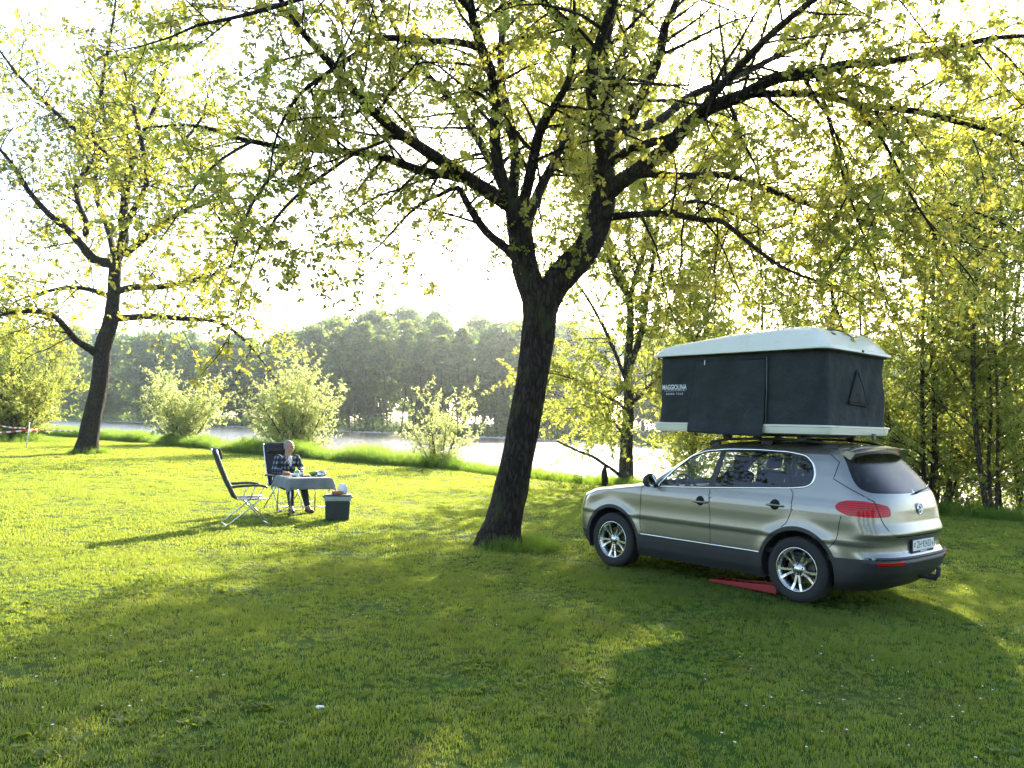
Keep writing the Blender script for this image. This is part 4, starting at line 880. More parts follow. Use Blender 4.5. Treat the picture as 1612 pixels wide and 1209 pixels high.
loops['hood'] = dense([(0, .90), (front_T(.45, .905), .905), (front_T(.70, .95), .95), (front_T(.80, 1.0), 1.0), (front_T(.80, 1.04), 1.04), (front_T(.76, 1.08), 1.08), (front_T(.70, 1.115), 1.115), (front_T(.4, 1.118), 1.118), (0, 1.118)], True, .04)
def seam_side(pts): return on_side(dense(pts, False, .04))
seams = {'f': seam_side([(.80, 1.095), (.83, 1.03), (.835, .60), (.80, .475)]), 'b': seam_side([(-.185, 1.13), (-.185, 1.05), (-.215, .80), (-.215, .475)]), 'c': seam_side([(-1.185, 1.205), (-1.235, 1.15), (-1.235, .95), (-1.19, .83), (-1.13, .775)]),
         'q': on_side(dense(rounded([(-1.79, .965), (-1.765, .86), (-1.755, .76), (-1.735, .70), (-1.67, .63)], .06, 4, False), False, .03))}
# --- cut the body skin along all those curves
dom_pts = []; dom_edges = []
def add_loop(l, closed=True):
    b = len(dom_pts); dom_pts.extend([Vector((float(a), float(c))) for a, c in l]); n = len(l)
    dom_edges.extend([(b + i, b + (i + 1) % n) for i in range(n if closed else n - 1)])
for l in loops.values(): add_loop([(min(5.0, max(0, a)), min(1.707, max(.2, c))) for a, c in l])
for k in ('f', 'b', 'c'): add_loop(seams[k], False)
add_loop(dense([(0, .2), (5.0, .2), (5.0, 1.707), (0, 1.707)], True, .05))
cur = np.array([(p.x, p.y) for p in dom_pts])
Tg = np.concatenate([np.linspace(0, .9, 22), np.linspace(.9, 4.1, 90)[1:], np.linspace(4.1, 5.0, 44)[1:]])
zg_ = np.unique(np.round(np.concatenate([np.arange(.2, .9, .025), np.arange(.9, 1.14, .010), np.arange(1.14, 1.56, .025), np.arange(1.56, 1.700, .008), [1.700, 1.704]]), 4))
GT, GZ = np.meshgrid(Tg, zg_); gp = np.stack([GT.ravel(), GZ.ravel()], -1)
keep = np.array([((cur[:, 0] - a) ** 2 + (cur[:, 1] - b) ** 2).min() > .008 ** 2 for a, b in gp])
dom_pts += [Vector((float(a), float(b))) for a, b in gp[keep]]
cv, ce, cf_, *_ = delaunay_2d_cdt(dom_pts, dom_edges, [], 0, 1e-5)
CV = np.array([(p.x, p.y) for p in cv]); P3 = body(d2t(CV[:, 0]), CV[:, 1])
FA = np.array([f for f in cf_ if len(f) == 3]); FC = CV[FA].mean(1)
def inside(poly, pts):
    x, y = pts[:, 0], pts[:, 1]; r = np.zeros(len(pts), bool); n = len(poly); j = n - 1
    for i in range(n):
        xi, yi = poly[i]; xj, yj = poly[j]
        if yi != yj:
            c = ((yi > y) != (yj > y)) & (x < (xj - xi) * (y - yi) / (yj - yi) + xi); r ^= c
        j = i
    return r
reg = np.full(len(FA), 'skin', dtype=object)
X3 = P3[FA].mean(1)
def line_x(seam, z): a = np.array(seam); o_ = np.argsort(a[:, 1]); return np.interp(z, a[o_, 1], a[o_, 0])
Tc, zc = FC[:, 0], FC[:, 1]
IN = {k: inside(l, FC) for k, l in loops.items()}
tf, tb2, tcx = line_x(seams['f'], zc), line_x(seams['b'], zc), line_x(seams['c'], zc)
low = zc < 1.62
reg[(Tc < tf) & low] = 'fender'; reg[(Tc >= tf) & (Tc < tb2) & low] = 'front_door'; reg[(Tc >= tb2) & (Tc < tcx) & low] = 'rear_door'; reg[(Tc >= tcx) & low] = 'rear_quarter'
top = (zc > 1.60) | ((zc > 1.118) & (Tc < tf)) ; reg[top] = 'roof'
apil = (zc > 1.095) & (Tc < side_T(.58, 1.09)) ; reg[apil] = 'roof'; reg[(zc > 1.5) & (Tc < side_T(-1.38, 1.5)) & ~IN['dlo']] = 'roof'
reg[IN['dlo']] = 'window_surround'
reg[(Tc > 4.1) & (zc < .77) & ~IN['gate']] = 'rear_bumper'; reg[(Tc < .75) & (zc < .90)] = 'front_bumper'
reg[IN['gate']] = 'tailgate'; reg[IN['hood']] = 'bonnet'
reg[IN['clad']] = 'lower_cladding'; reg[IN['trim_f'] | IN['trim_r']] = 'arch_trim'
for k, nm in (('win_f', 'front_window'), ('win_r', 'rear_door_window'), ('win_q', 'quarter_window'), ('tail', 'tail_light'), ('rwin', 'rear_window'), ('wind', 'windscreen'), ('head', 'headlight'), ('plate_well', 'plate_recess')): reg[IN[k]] = nm
reg[IN['arch_f'] | IN['arch_r']] = 'hole'
spec = {'fender': PAINT, 'front_door': PAINT, 'rear_door': PAINT, 'rear_quarter': PAINT, 'roof': PAINT, 'window_surround': PLASTIC, 'rear_bumper': PAINT, 'front_bumper': PAINT, 'tailgate': PAINT, 'bonnet': PAINT,
        'lower_cladding': PLASTIC, 'arch_trim': PLASTIC, 'front_window': GLASS, 'rear_door_window': TINT, 'quarter_window': TINT, 'tail_light': RED, 'rear_window': REARG, 'windscreen': GLASS, 'headlight': LAMP, 'plate_recess': PAINT}
whole = {'roof', 'rear_bumper', 'front_bumper', 'tailgate', 'bonnet', 'lower_cladding', 'rear_window', 'windscreen', 'plate_recess'}
def vnormals():
    t = d2t(CV[:, 0]); z = CV[:, 1]; e = 4e-3; hz = 2e-3
    du = body(np.minimum(t + e, 3), z) - body(np.maximum(t - e, 0), z); dv = body(t, np.minimum(z + hz, 1.707)) - body(t, np.maximum(z - hz, .2))
    n = np.cross(du, dv); n[np.abs(P3[:, 1]) < 1e-6, 1] = 0
    n /= np.linalg.norm(n, axis=1)[:, None] + 1e-12
    s = np.sign((n * (P3 - np.array([0, 0, .9]))).sum(1)); s[s == 0] = 1
    return n * s[:, None]
VN = vnormals()
CAR = {}
def panel(name, fid, m, mirror):
    ids = np.unique(FA[fid]); mp = {int(k): i for i, k in enumerate(ids)}; pts = P3[ids].copy(); nn = VN[ids].copy()
    fs = [tuple(mp[int(v)] for v in FA[f]) for f in fid]
    if mirror == 'both':
        n0 = len(pts); pts = np.concatenate([pts, pts * [1, -1, 1]]); nn = np.concatenate([nn, nn * [1, -1, 1]]); fs = fs + [tuple(n0 + i for i in f[::-1]) for f in fs]
    elif mirror == 'right': pts = pts * [1, -1, 1]; nn = nn * [1, -1, 1]; fs = [f[::-1] for f in fs]
    fs = [f if np.dot(np.cross(pts[f[1]] - pts[f[0]], pts[f[2]] - pts[f[0]]), nn[f[0]]) >= 0 else f[::-1] for f in fs]
    if mirror == 'both':      # weld the two halves on the centre line
        key = {}; remap = []
        for i, q in enumerate(pts):
            k = (round(q[0], 5), 0, round(q[2], 5)) if abs(q[1]) < 1e-6 else i
            remap.append(key.setdefault(k, i))
        fs = [tuple(remap[i] for i in f) for f in fs]
        used_ = sorted({i for f in fs for i in f}); mp2 = {k: i for i, k in enumerate(used_)}; pts = pts[used_]; nn = nn[used_]; fs = [tuple(mp2[i] for i in f) for f in fs]
    me = bpy.data.meshes.new(name); ln = [tuple(nn[i]) for f in fs for i in f]; no = len(fs); fl = list(fs); n0 = len(pts)
    if m not in (GLASS, TINT, REARG):       # dark inner face and a rim, so the panel has a thickness
        pts = np.concatenate([pts, pts - nn * .012]); cnt = {}
        for f in fs:
            for i in range(len(f)): cnt[(f[i], f[(i + 1) % len(f)])] = 1
        for f in fs: g_ = tuple(n0 + i for i in f[::-1]); fl.append(g_); ln += [tuple(-nn[i - n0]) for i in g_]
        for (i, j) in list(cnt):
            if (j, i) not in cnt:
                q = (j, i, n0 + i, n0 + j); v_ = np.cross(pts[i] - pts[j], pts[n0 + i] - pts[j]); v_ = v_ / (np.linalg.norm(v_) + 1e-12); fl.append(q); ln += [tuple(v_)] * 4
    me.from_pydata(pts.tolist(), [], fl); me.update()
    me.polygons.foreach_set('use_smooth', [True] * len(me.polygons))
    me.materials.append(m); me.materials.append(DARK)
    me.polygons.foreach_set('material_index', [0] * no + [1] * (len(fl) - no))
    me.normals_split_custom_set(ln)
    o = link_mesh(name, me, m, car)
    return o
for nm, m in spec.items():
    fid = np.nonzero(reg == nm)[0]
    if len(fid) == 0: continue
    if nm in whole: CAR[nm] = [panel(nm, fid, m, 'both')]
    elif nm in ('arch_trim', ):
        CAR[nm] = [panel(nm, fid[(FC[fid, 0] < 2.5) == q], m, s) for q in (True, False) for s in ('left', 'right')]
    else: CAR[nm] = [panel(nm, fid, m, 'left'), panel(nm, fid, m, 'right')]
# --- strips that follow the skin: chrome round the windows and dark gaps between panels
def curve_on(l, off):
    a = np.array(l, float); t = d2t(a[:, 0]); e = 1e-3; p = body(t, a[:, 1])
    du = body(np.minimum(t + e, 3), a[:, 1]) - body(np.maximum(t - e, 0), a[:, 1]); dv = body(t, np.minimum(a[:, 1] + e, 1.707)) - body(t, a[:, 1] - e)
    n = np.cross(du, dv); n /= np.linalg.norm(n, axis=1)[:, None] + 1e-12; s = np.sign((n * (p - np.array([0, 0, .9]))).sum(1)); n *= s[:, None]
    return p + n * off, n
def strip(mb, l, wid, off, closed=False, sgn=1, hgt=0.0):
    p, n = curve_on(l, off); k = len(p); p = p * [1, sgn, 1]; n = n * [1, sgn, 1]; v = []; f = []
    for i in range(k):
        a, b = (p[(i - 1) % k], p[(i + 1) % k]) if closed else (p[max(i - 1, 0)], p[min(i + 1, k - 1)])
        d = b - a; d /= np.linalg.norm(d) + 1e-9; s = np.cross(d, n[i]) * wid / 2
        if hgt: v += [p[i] - s, p[i] - s * .5 + n[i] * hgt, p[i] + s * .5 + n[i] * hgt, p[i] + s]
        else: v += [p[i] - s, p[i] + s]
    w_ = 4 if hgt else 2
    for i in range(k if closed else k - 1):
        j = (i + 1) % k
        for q in range(w_ - 1): f.append((i * w_ + q, i * w_ + q + 1, j * w_ + q + 1, j * w_ + q))
    mb.add(v, f)
for s in (1, -1):
    c = MB(); strip(c, loops['dlo'], .020, .001, True, s, .005); c.build('window_trim', CHROME, car, smooth=True)
    for nm, k, owner in (('fender', 'f', 'fender'), ('front_door', 'b', 'front_door'), ('rear_door', 'c', 'rear_door'), ('rear_quarter', 'q', 'rear_quarter')):
        g = MB(); strip(g, seams[k], .0075, .0012, False, s); g.build('panel_gap', SEAM, CAR[owner][0 if s == 1 else 1])
    c = MB(); strip(c, seam_side([(.82, .474), (-.86, .474)]), .016, .001, False, s, .004); c.build('sill_strip', CHROME, CAR['lower_cladding'][0], smooth=True)
g = MB()
for s in (1, -1):
    gl = [p for p in loops['gate'] if 0 < p[0] < 4.999 and p[1] < 1.62]; strip(g, gl, .009, .0012, False, s)
g.build('panel_gap', SEAM, CAR['tailgate'][0])
g = MB()
for s in (1, -1): strip(g, [p for p in loops['hood'] if p[0] > .01 and p[1] < 1.10], .007, .0012, False, s)
g.build('panel_gap', SEAM, CAR['bonnet'][0])
g = MB()
for s in (1, -1): strip(g, dense([(rear_T(.0, .765) , .765), (rear_T(.55, .77), .77)], False, .05), .012, .0015, False, s)
g.build('panel_gap', SEAM, CAR['rear_bumper'][0])
# --- door handles with their finger recess
def side_frame(x, z):
    p, n = curve_on([(side_T(x, z), z)], 0); return Vector(p[0]), Vector(n[0])
for s in (0, 1):
    sg = 1 if s == 0 else -1
    for door, hx, hz in (('front_door', -.07, .955), ('rear_door', -1.04, 1.0)):
        p, n = side_frame(hx, hz); p.y *= sg; n.y *= sg
        h = MB(); pts = [p + Vector((dx, 0, 0)) + n * o_ for dx, o_ in ((-.105, .008), (-.07, .030), (0, .036), (.07, .030), (.10, .008))]; h.tube(pts, [.010, .014, .015, .014, .010], 8, flat=.8); h.build('handle', PAINT, CAR[door][s], smooth=True)
        h = MB(); M_ = Matrix.Translation(p + n * .0015 + Vector((0.0, 0, .012))) @ n.to_track_quat('Z', 'Y').to_matrix().to_4x4()
        h.lathe([(.001, .001), (.052, .001), (.058, -.003)], 20, M_, caps=True); h.build('handle_recess', SEAM, CAR[door][s], smooth=True)
# --- mirrors
for s in (1, -1):
    m_ = MB(); prof = []
    q = bmesh.new(); bmesh.ops.create_icosphere(q, subdivisions=3, radius=1); 
    for v in q.verts:
        x, y, z = v.co; x = x * .07 if x > 0 else x * .035; v.co = Vector((x + .62, s * (y * .105 + .985 - .02 * z), z * .085 + 1.165))
    me = bpy.data.meshes.new('mirror'); q.to_mesh(me); q.free(); me.polygons.foreach_set('use_smooth', [True] * len(me.polygons)); mo = link_mesh('mirror', me, PLASTIC, car)
    m_.tube([(.63, s * .86, 1.10), (.62, s * .93, 1.115)], [.028, .022], 8); m_.build('mirror_arm', PLASTIC, mo, smooth=True)
    m_ = MB(); m_.lathe([(.001, 0), (.07, 0)], 16, Matrix.Translation((.583, s * .985, 1.165)) @ Matrix.Rotation(R(-90), 4, 'Y') @ Matrix.Diagonal((.95, 1.25, 1, 1)), caps=False); m_.build('mirror_glass', mat('mirror_glass', (.8, .82, .85), .03, 1.0), mo)
# --- wheels
def wheel(x, s):
    w = empty('wheel', (x, 0, HUBZ)); w.parent = car
    M_ = Matrix.Rotation(R(-90) * s, 4, 'X')       # local z -> outward
    y0 = .665
    t = MB(); t.lathe([(.222, y0 + .0), (.30, y0 - .008), (.332, y0 + .006), (.345, y0 + .035), (.346, y0 + .11), (.345, y0 + .19), (.332, y0 + .218), (.30, y0 + .230), (.25, y0 + .228), (.228, y0 + .215), (.222, y0 + .18)], 56, M_, caps=False)
    t.build('tyre', RUBBER, w, smooth=True)
    tr = MB()
    for i in range(52):
        q = 6.283 * i / 52
        for k, yy in enumerate((.03, .085, .135, .19)):
            a = q + (.045 if k % 2 else 0); tr.box(M_ @ Vector((.3440 * math.cos(a), .3440 * math.sin(a), y0 + yy)), (.006, .024, .042), (M_ @ Matrix.Rotation(a, 4, 'Z')).to_3x3())
    tr.build('tread', RUBBER, w)
    r = MB(); r.lathe([(.226, y0 + .222), (.236, y0 + .226), (.236, y0 + .216), (.224, y0 + .205), (.205, y0 + .185), (.198, y0 + .12), (.198, y0 + .03)], 48, M_, caps=False); r.build('rim', ALLOY, w, smooth=True)
    b = MB(); b.lathe([(.02, y0 + .115), (.155, y0 + .115), (.155, y0 + .09), (.02, y0 + .09)], 32, M_); b.build('brake_disc', mat('brake_disc', (.12, .11, .10), .5, .8), w)
    h = MB(); h.lathe([(.001, y0 + .205), (.034, y0 + .205), (.04, y0 + .198), (.075, y0 + .186), (.078, y0 + .15)], 24, M_, caps=False); h.build('hub_cap', ALLOY, w, smooth=True)
    for i in range(5):
        sp = MB()
        for d in (-.2, .2):
            q = 6.283 * i / 5 + .3 + d; a = Vector((math.cos(q), math.sin(q), 0)); tq = Vector((-math.sin(q), math.cos(q), 0)); q2 = 6.283 * i / 5 + .3 + d * 1.25; a2 = Vector((math.cos(q2), math.sin(q2), 0)); t2_ = Vector((-math.sin(q2), math.cos(q2), 0))
            v = []
            for rr, aa, tt, wd, z1, dp in ((.06, a, tq, .016, .190, .03), (.15, a, tq, .0165, .197, .024), (.228, a2, t2_, .0185, .213, .02)):
                for (k, zz) in ((-1, z1 - dp), (1, z1 - dp), (.75, z1), (-.75, z1)): v.append(M_ @ (aa * rr + tt * wd * k + Vector((0, 0, y0 + zz))))
            sp.add(v, [(b0 + k, b0 + (k + 1) % 4, b0 + 4 + (k + 1) % 4, b0 + 4 + k) for b0 in (0, 4) for k in range(4)] + [(3, 2, 1, 0), (8, 9, 10, 11)])
        sp.build('spoke', ALLOY, w)
    for i in range(5):
        bo = MB(); q = 6.283 * i / 5 + .3 + .63; bo.lathe([(.001, y0 + .197), (.009, y0 + .196), (.010, y0 + .18)], 6, M_ @ Matrix.Translation((.056 * math.cos(q), .056 * math.sin(q), 0)), caps=False)
        bo.build('wheel_bolt', SEAM, w)
    return w
for x in (HUBX, -HUBX):
    for s in (1, -1): wheel(x, s)
# wheel housings and underbody
for x in (HUBX, -HUBX):
    for s in (1, -1):
        l = MB(); n_ = 28; v = []
        for yy in (.55, .868):
            for j in range(n_ + 1):
                q = R(-18) + R(216) * j / n_; v.append((x + .43 * math.cos(q), s * yy, HUBZ + .43 * math.sin(q)))
        k = n_ + 1; l.add(v, [(j, j + 1, k + j + 1, k + j) for j in range(n_)] + [tuple(range(k))]); l.build('wheel_housing', DARK, car, smooth=True)
u = MB(); u.box((0, 0, .30), (1.70, 1.56, .10)); u.box((-1.80, 0, .36), (.50, 1.0, .16)); u.box((1.72, 0, .33), (.40, .9, .14)); u.box((0, 0, .36), (4.0, 1.06, .06)); u.build('underbody', DARK, car)
# --- inside
i_ = MB(); i_.box((-.6, 0, .50), (2.6, 1.66, .05)); i_.box((.78, 0, .85), (.35, 1.60, .36)); i_.box((.62, 0, 1.03), (.26, 1.50, .10)); i_.box((-1.75, 0, .80), (.5, 1.3, .5)); i_.build('dashboard', DARK, car, bevel=.04)
def seat(x, y, w):
    s_ = MB(); s_.box((x, y, .70), (.52, w, .18)); Mr = Matrix.Rotation(R(-16), 3, 'Y'); s_.box((x - .30, y, 1.02), (.14, w, .62), Mr); st = s_.build('seat', DARK, car, bevel=.05, segs=3)
    for hy in ((y,) if w < .7 else (y - .4, y + .4)):
        h = MB(); h.box((x - .41, hy, 1.42), (.09, .26, .17), Mr); h.build('headrest', DARK, st, bevel=.035, segs=3)
seat(.12, .37, .50); seat(.12, -.37, .50); seat(-.78, 0, 1.3)
wv = MB(); c_ = Vector((.50, .37, 1.06)); ax = Vector((-.9, 0, .45)).normalized(); a_ = ax.orthogonal().normalized(); b_ = ax.cross(a_)
ring = [c_ + (a_ * math.cos(q) + b_ * math.sin(q)) * .185 for q in np.linspace(0, 6.2832, 33)]; wv.tube(ring, .016, 8, caps=False)
for q in (0.0, 2.1, 4.2): wv.tube([c_, c_ + (a_ * math.cos(q) + b_ * math.sin(q)) * .18], .014, 6)
wv.lathe([(.001, .02), (.055, .02), (.06, 0)], 16, Matrix.Translation(c_) @ ax.to_track_quat('Z', 'Y').to_matrix().to_4x4()); wv.tube([c_, c_ - ax * .25], .03, 8); wv.build('steering_wheel', DARK, car, smooth=True)
# --- roof rails, bars, spoiler
for s in (1, -1):
    r_ = MB(); pts = [(.02, s * .585, 1.628), (-.06, s * .58, 1.672), (-.25, s * .575, 1.70), (-.75, s * .57, 1.722), (-1.25, s * .57, 1.712), (-1.50, s * .575, 1.68), (-1.60, s * .58, 1.635)]
    r_.tube([p for p, _ in smooth_path([(Vector(p), 0) for p in pts], 3)], .017, 8, flat=.8); ra = r_.build('roof_rail', PLASTIC, car, smooth=True)
    for x, z in ((-.05, 1.66), (-1.5, 1.665), (-.75, 1.70)):
        f_ = MB(); f_.box((x, s * .575, z - .02), (.14, .03, .06)); f_.build('rail_foot', PLASTIC, ra, bevel=.008)
for x in (-.22, -.62, -1.18):
    c = MB(); c.box((x, 0, 1.762), (.055, 1.30, .028)); cb = c.build('crossbar', PLASTIC, car, bevel=.006)
    for s in (1, -1): f_ = MB(); f_.box((x, s * .565, 1.735), (.10, .07, .07), taper=.8); f_.build('bar_foot', PLASTIC, cb, bevel=.01)
# spoiler: lip over the rear window
sp = MB(); nY = 30; v = []
for i in range(nY + 1):
    y = -.625 + 1.25 * i / nY; e = (abs(y) / .625); back = -1.93 + .12 * e ** 5; fr = -1.57 + .02 * e
    zt = 1.690 - .085 * e ** 2.6; zb = 1.640 - .05 * e ** 3
    v += [(fr, y, zt - .018), (fr - .12, y, zt - .008), (back + .10, y, zb + .032), (back + .015, y, zb + .016), (back, y, zb + .006), (back + .012, y, zb - .008), (-1.76, y, zb - .06)]
sp.add(v, [(i * 7 + k, i * 7 + k + 1, i * 7 + 8 + k, i * 7 + 7 + k) for i in range(nY) for k in range(6)] + [(6, 5, 4, 3, 2, 1, 0), tuple(nY * 7 + k for k in range(7))]); spo = sp.build('spoiler', PAINT, car, auto=38)
b = MB(); b.box((-1.936, 0, 1.645), (.008, .32, .012)); b.build('brake_light', RED, spo)
# --- rear details
def rear_point(y, z, off=0.0):
    p, n = curve_on([(rear_T(abs(y), z), z)], off); p, n = Vector(p[0]), Vector(n[0])
    if y < 0: p.y *= -1; n.y *= -1
    return p, n
Mrear = Matrix(((0, 0, -1, 0), (-1, 0, 0, 0), (0, 1, 0, 0), (0, 0, 0, 1)))    # text x -> -y, text y -> z, outward -> -x
gate = CAR['tailgate'][0]
p, n = rear_point(0, 1.035, .004)
e = MB(); Me = Matrix.Translation(p) @ Mrear
tilt = Matrix.Rotation(math.atan2(-n.z, -n.x) * -1 if False else 0, 4, 'X')
ring = [Me @ Vector((.056 * math.cos(q), .056 * math.sin(q), .004)) for q in np.linspace(0, 6.2832, 33)]; e.tube(ring, .0075, 8, caps=False)
for a, b_ in (((-.022, .047), (0, .004)), ((0, .004), (.022, .047)), ((-.046, .030), (-.021, -.044)), ((-.021, -.044), (0, -.004)), ((0, -.004), (.021, -.044)), ((.021, -.044), (.046, .030))):
    e.tube([Me @ Vector((*a, .004)), Me @ Vector((*b_, .004))], .0055, 6)
e.build('emblem', CHROME, gate, smooth=True)
PLATE = mat('plate_white', (.78, .78, .76), .35, noise=.04, nscale=30); INK = mat('plate_ink', (.012, .012, .014), .5)
zp = .663; p, n = rear_point(0, zp, .012); Mp = Matrix.Translation((p.x - .012, 0, zp)) @ Mrear
fr = MB(); fr.box(Mp @ Vector((0, -.004, -.006)), (.016, .535, .138)); fo = fr.build('plate_holder', PLASTIC, car, bevel=.004)
pl = MB(); pl.box(Mp @ Vector((0, .004, .0045)), (.003, .515, .108)); po = pl.build('licence_plate', PLATE, fo, bevel=.001)
text_mesh('plate_lettering', 'ZH\u00b792433', .100, INK, po, Mp @ Matrix.Translation((.004, .006, .0072)), .0004, xscale=.80, bold=.0, spacing=1.08)
sh = MB(); sh.prism([(-.235, .035), (-.205, .035), (-.205, .0), (-.22, -.022), (-.235, 0)], .0063, .0073, Mp); sh.build('crest', mat('crest_red', (.5, .02, .02), .5), po)
sh = MB(); sh.box(Mp @ Vector((-.22, .012, .0078)), (.0008, .006, .024)); sh.box(Mp @ Vector((-.22, .012, .0078)), (.00085, .02, .006)); sh.build('crest_cross', PLATE, po)
sh = MB(); sh.prism([(.205, .035), (.235, .035), (.235, .0), (.22, -.022), (.205, 0)], .0063, .0073, Mp); sh.build('crest', mat('crest_blue', (.03, .08, .35), .5), po)
sh = MB(); sh.prism([(.205, .035), (.235, .035), (.205, .0)], .0075, .0079, Mp); sh.build('crest_field', PLATE, po)
hs = MB(); hs.box(Mp @ Vector((0, -.0615, .0048)), (.002, .16, .010)); hs.build('holder_strip', PLATE, fo)
for s in (1, -1):   # reflectors in the bumper
    l = dense([(rear_T(.50, .515), .515), (rear_T(.80, .505), .505)], False, .03); r_ = MB(); strip(r_, l, .038, .003, False, s, .004); r_.build('reflector', RED, CAR['rear_bumper'][0], smooth=True)
p1, n1 = rear_point(-.30, 1.225, .02); p2, n2 = rear_point(.28, 1.215, .02); wv = MB()
pm, nm_ = rear_point(0.0, 1.205, .02); wv.tube([rear_point(y, z, .022)[0] for y, z in ((.02, 1.185), (-.15, 1.205), (-.35, 1.225), (-.52, 1.25))], [.013, .011, .009, .006], 6); wv.build('rear_wiper', PLASTIC, car, smooth=True)
h = MB(); h.tube([p for p, _ in smooth_path([(Vector(v), 0) for v in ((-2.05, 0, .36), (-2.20, 0, .335), (-2.32, 0, .33), (-2.385, 0, .36), (-2.395, 0, .42))], 4)], .021, 10); h.lathe([(.001, .055), (.018, .048), (.025, .03), (.018, .008), (.012, 0)], 14, Matrix.Translation((-2.395, 0, .41)), caps=False); h.build('tow_hook', PLASTIC, car, smooth=True)
u = MB(); u.box((-2.02, 0, .345), (.22, .95, .07)); u.tube([(-2.0, -.45, .27), (-2.2, -.47, .26)], .035, 10); u.tube([(-1.75, -.5, .28), (-1.75, .2, .28)], .1, 12); u.build('tow_bar', DARK, car, bevel=.01)
# bumper step that carries the plate
bs = MB(); l = [(rear_T(y, .556), .556) for y in np.linspace(.80, 0, 20)]
for s in (1, -1): strip(bs, l, .03, .012, False, s, .012)
bs.build('bumper_edge', PLASTIC, CAR['rear_bumper'][0], smooth=True)
gr = MB()
for k in range(3): gr.box((2.115, 0, .66 + .055 * k), (.03, .80, .018))
gr.build('grille', PLASTIC, car, bevel=.004)
# ------------------------------------------------------------------ roof tent on the car
TW = mat('tent_shell_white', (0.76, 0.73, 0.62), 0.30, noise=.06, nscale=4, coat=.3)
def canvas_material(name, c, seed=0.0):
    m, n, o = node_mat(name)
    p = n.nodes.new('ShaderNodeBsdfPrincipled'); p.inputs['Roughness'].default_value = .85; p.inputs['Specular IOR Level'].default_value = .25
    tc = n.nodes.new('ShaderNodeTexCoord'); t = n.nodes.new('ShaderNodeTexNoise'); t.inputs['Scale'].default_value = 3.5; t.inputs['Detail'].default_value = 8; n.links.new(tc.outputs['Object'], t.inputs['Vector'])
    r = n.nodes.new('ShaderNodeValToRGB'); r.color_ramp.elements[0].position = .3; r.color_ramp.elements[0].color = (*[k * .75 for k in c], 1); r.color_ramp.elements[1].position = .75; r.color_ramp.elements[1].color = (*[k * 1.3 for k in c], 1)
    n.links.new(t.outputs[0], r.inputs[0]); n.links.new(r.outputs[0], p.inputs['Base Color'])
    w = n.nodes.new('ShaderNodeTexNoise'); w.inputs['Scale'].default_value = 420; n.links.new(tc.outputs['Object'], w.inputs['Vector'])
    w2 = n.nodes.new('ShaderNodeTexNoise'); w2.inputs['Scale'].default_value = 7; w2.inputs['Detail'].default_value = 4; n.links.new(tc.outputs['Object'], w2.inputs['Vector'])
    a = n.nodes.new('ShaderNodeMath'); a.operation = 'MULTIPLY_ADD'; a.inputs[1].default_value = .06; n.links.new(w.outputs[0], a.inputs[0]); n.links.new(w2.outputs[0], a.inputs[2])
    b = n.nodes.new('ShaderNodeBump'); b.inputs['Strength'].default_value = .7; b.inputs['Distance'].default_value = .05; n.links.new(a.outputs[0], b.inputs['Height']); n.links.new(b.outputs[0], p.inputs['Normal']); n.links.new(p.outputs[0], o.inputs[0])
    return m
CANVAS = canvas_material('charcoal_canvas', (0.030, 0.034, 0.034)); PRINT = mat('white_print', (.66, .68, .66), .6); CORD = mat('black_cord', (.02, .02, .02), .6)
tent = empty('roof_tent', car.matrix_basis @ Vector((-.40, 0, 1.778)), R(131.2), 'hard-shell roof tent with charcoal canvas sides and white lid on top of the car', 'tent')
HX, HY = 1.175, .80
def rrect(hx, hy, r, n=10):
    out = []
    for cx, cy, a0 in ((hx - r, hy - r, 0), (-hx + r, hy - r, 90), (-hx + r, -hy + r, 180), (hx - r, -hy + r, 270)):
        for j in range(n + 1): a = R(a0 + 90 * j / n); out.append((cx + r * math.cos(a), cy + r * math.sin(a)))
    # extra points on the straight runs
    res = []
    for i in range(len(out)):
        a, b = out[i], out[(i + 1) % len(out)]; k = max(1, int(math.hypot(b[0] - a[0], b[1] - a[1]) / .06))
        for j in range(k): res.append((a[0] + (b[0] - a[0]) * j / k, a[1] + (b[1] - a[1]) * j / k))
    return res
def rings(name, rs, m, parent, cap=True, smooth=True, auto=40, fn=None):
    """rs: list of (outline, z) with equal point counts"""
    mb = MB(); n = len(rs[0][0]); v = []
    for ol, z in rs: v += [(x, y, z(x, y) if callable(z) else z) for x, y in ol]
    if fn: v = [fn(*p) for p in v]
    k = len(rs); f = [(i * n + j, i * n + (j + 1) % n, (i + 1) * n + (j + 1) % n, (i + 1) * n + j) for i in range(k - 1) for j in range(n)]
    if cap: f += [tuple(range(n - 1, -1, -1)), tuple((k - 1) * n + j for j in range(n))]
    mb.add(v, f); return mb.build(name, m, parent, auto=auto)
base = rrect(HX, HY, .15)
def shrink(d, r=.20):
    k = []
    for x, y in base:
        # move each outline point towards the tent's spine by d
        sx = max(0.0, 1 - d / HX); sy = max(0.0, 1 - d / HY); k.append((x * (1 - d / HX), y * (1 - d / HY)))
    return k
tray = rings('base_tray', [(shrink(.05), .0), (shrink(.015), .012), (shrink(.004), .04), (shrink(.0), .085), (shrink(-.012), .09), (shrink(-.012), .104), (shrink(.004), .11)], TW, tent)
def wall_fn(x, y, z):
    u = (z - .105) / .83; sag = .006 * math.sin(math.pi * u) * (1 + .5 * math.sin(x * 5 + y * 4))
    wob = .007 * math.sin(x * 9 + z * 5) * math.sin(z * 7 + y * 8) + .004 * math.sin(x * 23 + z * 9 + y * 20)
    k = 1 - (sag - wob) / .8; return (x * k, y * k, z)
walls = rings('canvas_wall', [(shrink(.035 + .015 * u), .105 + .845 * u) for u in np.linspace(0, 1, 16)], CANVAS, tent, cap=False, fn=wall_fn)
Z0 = .935
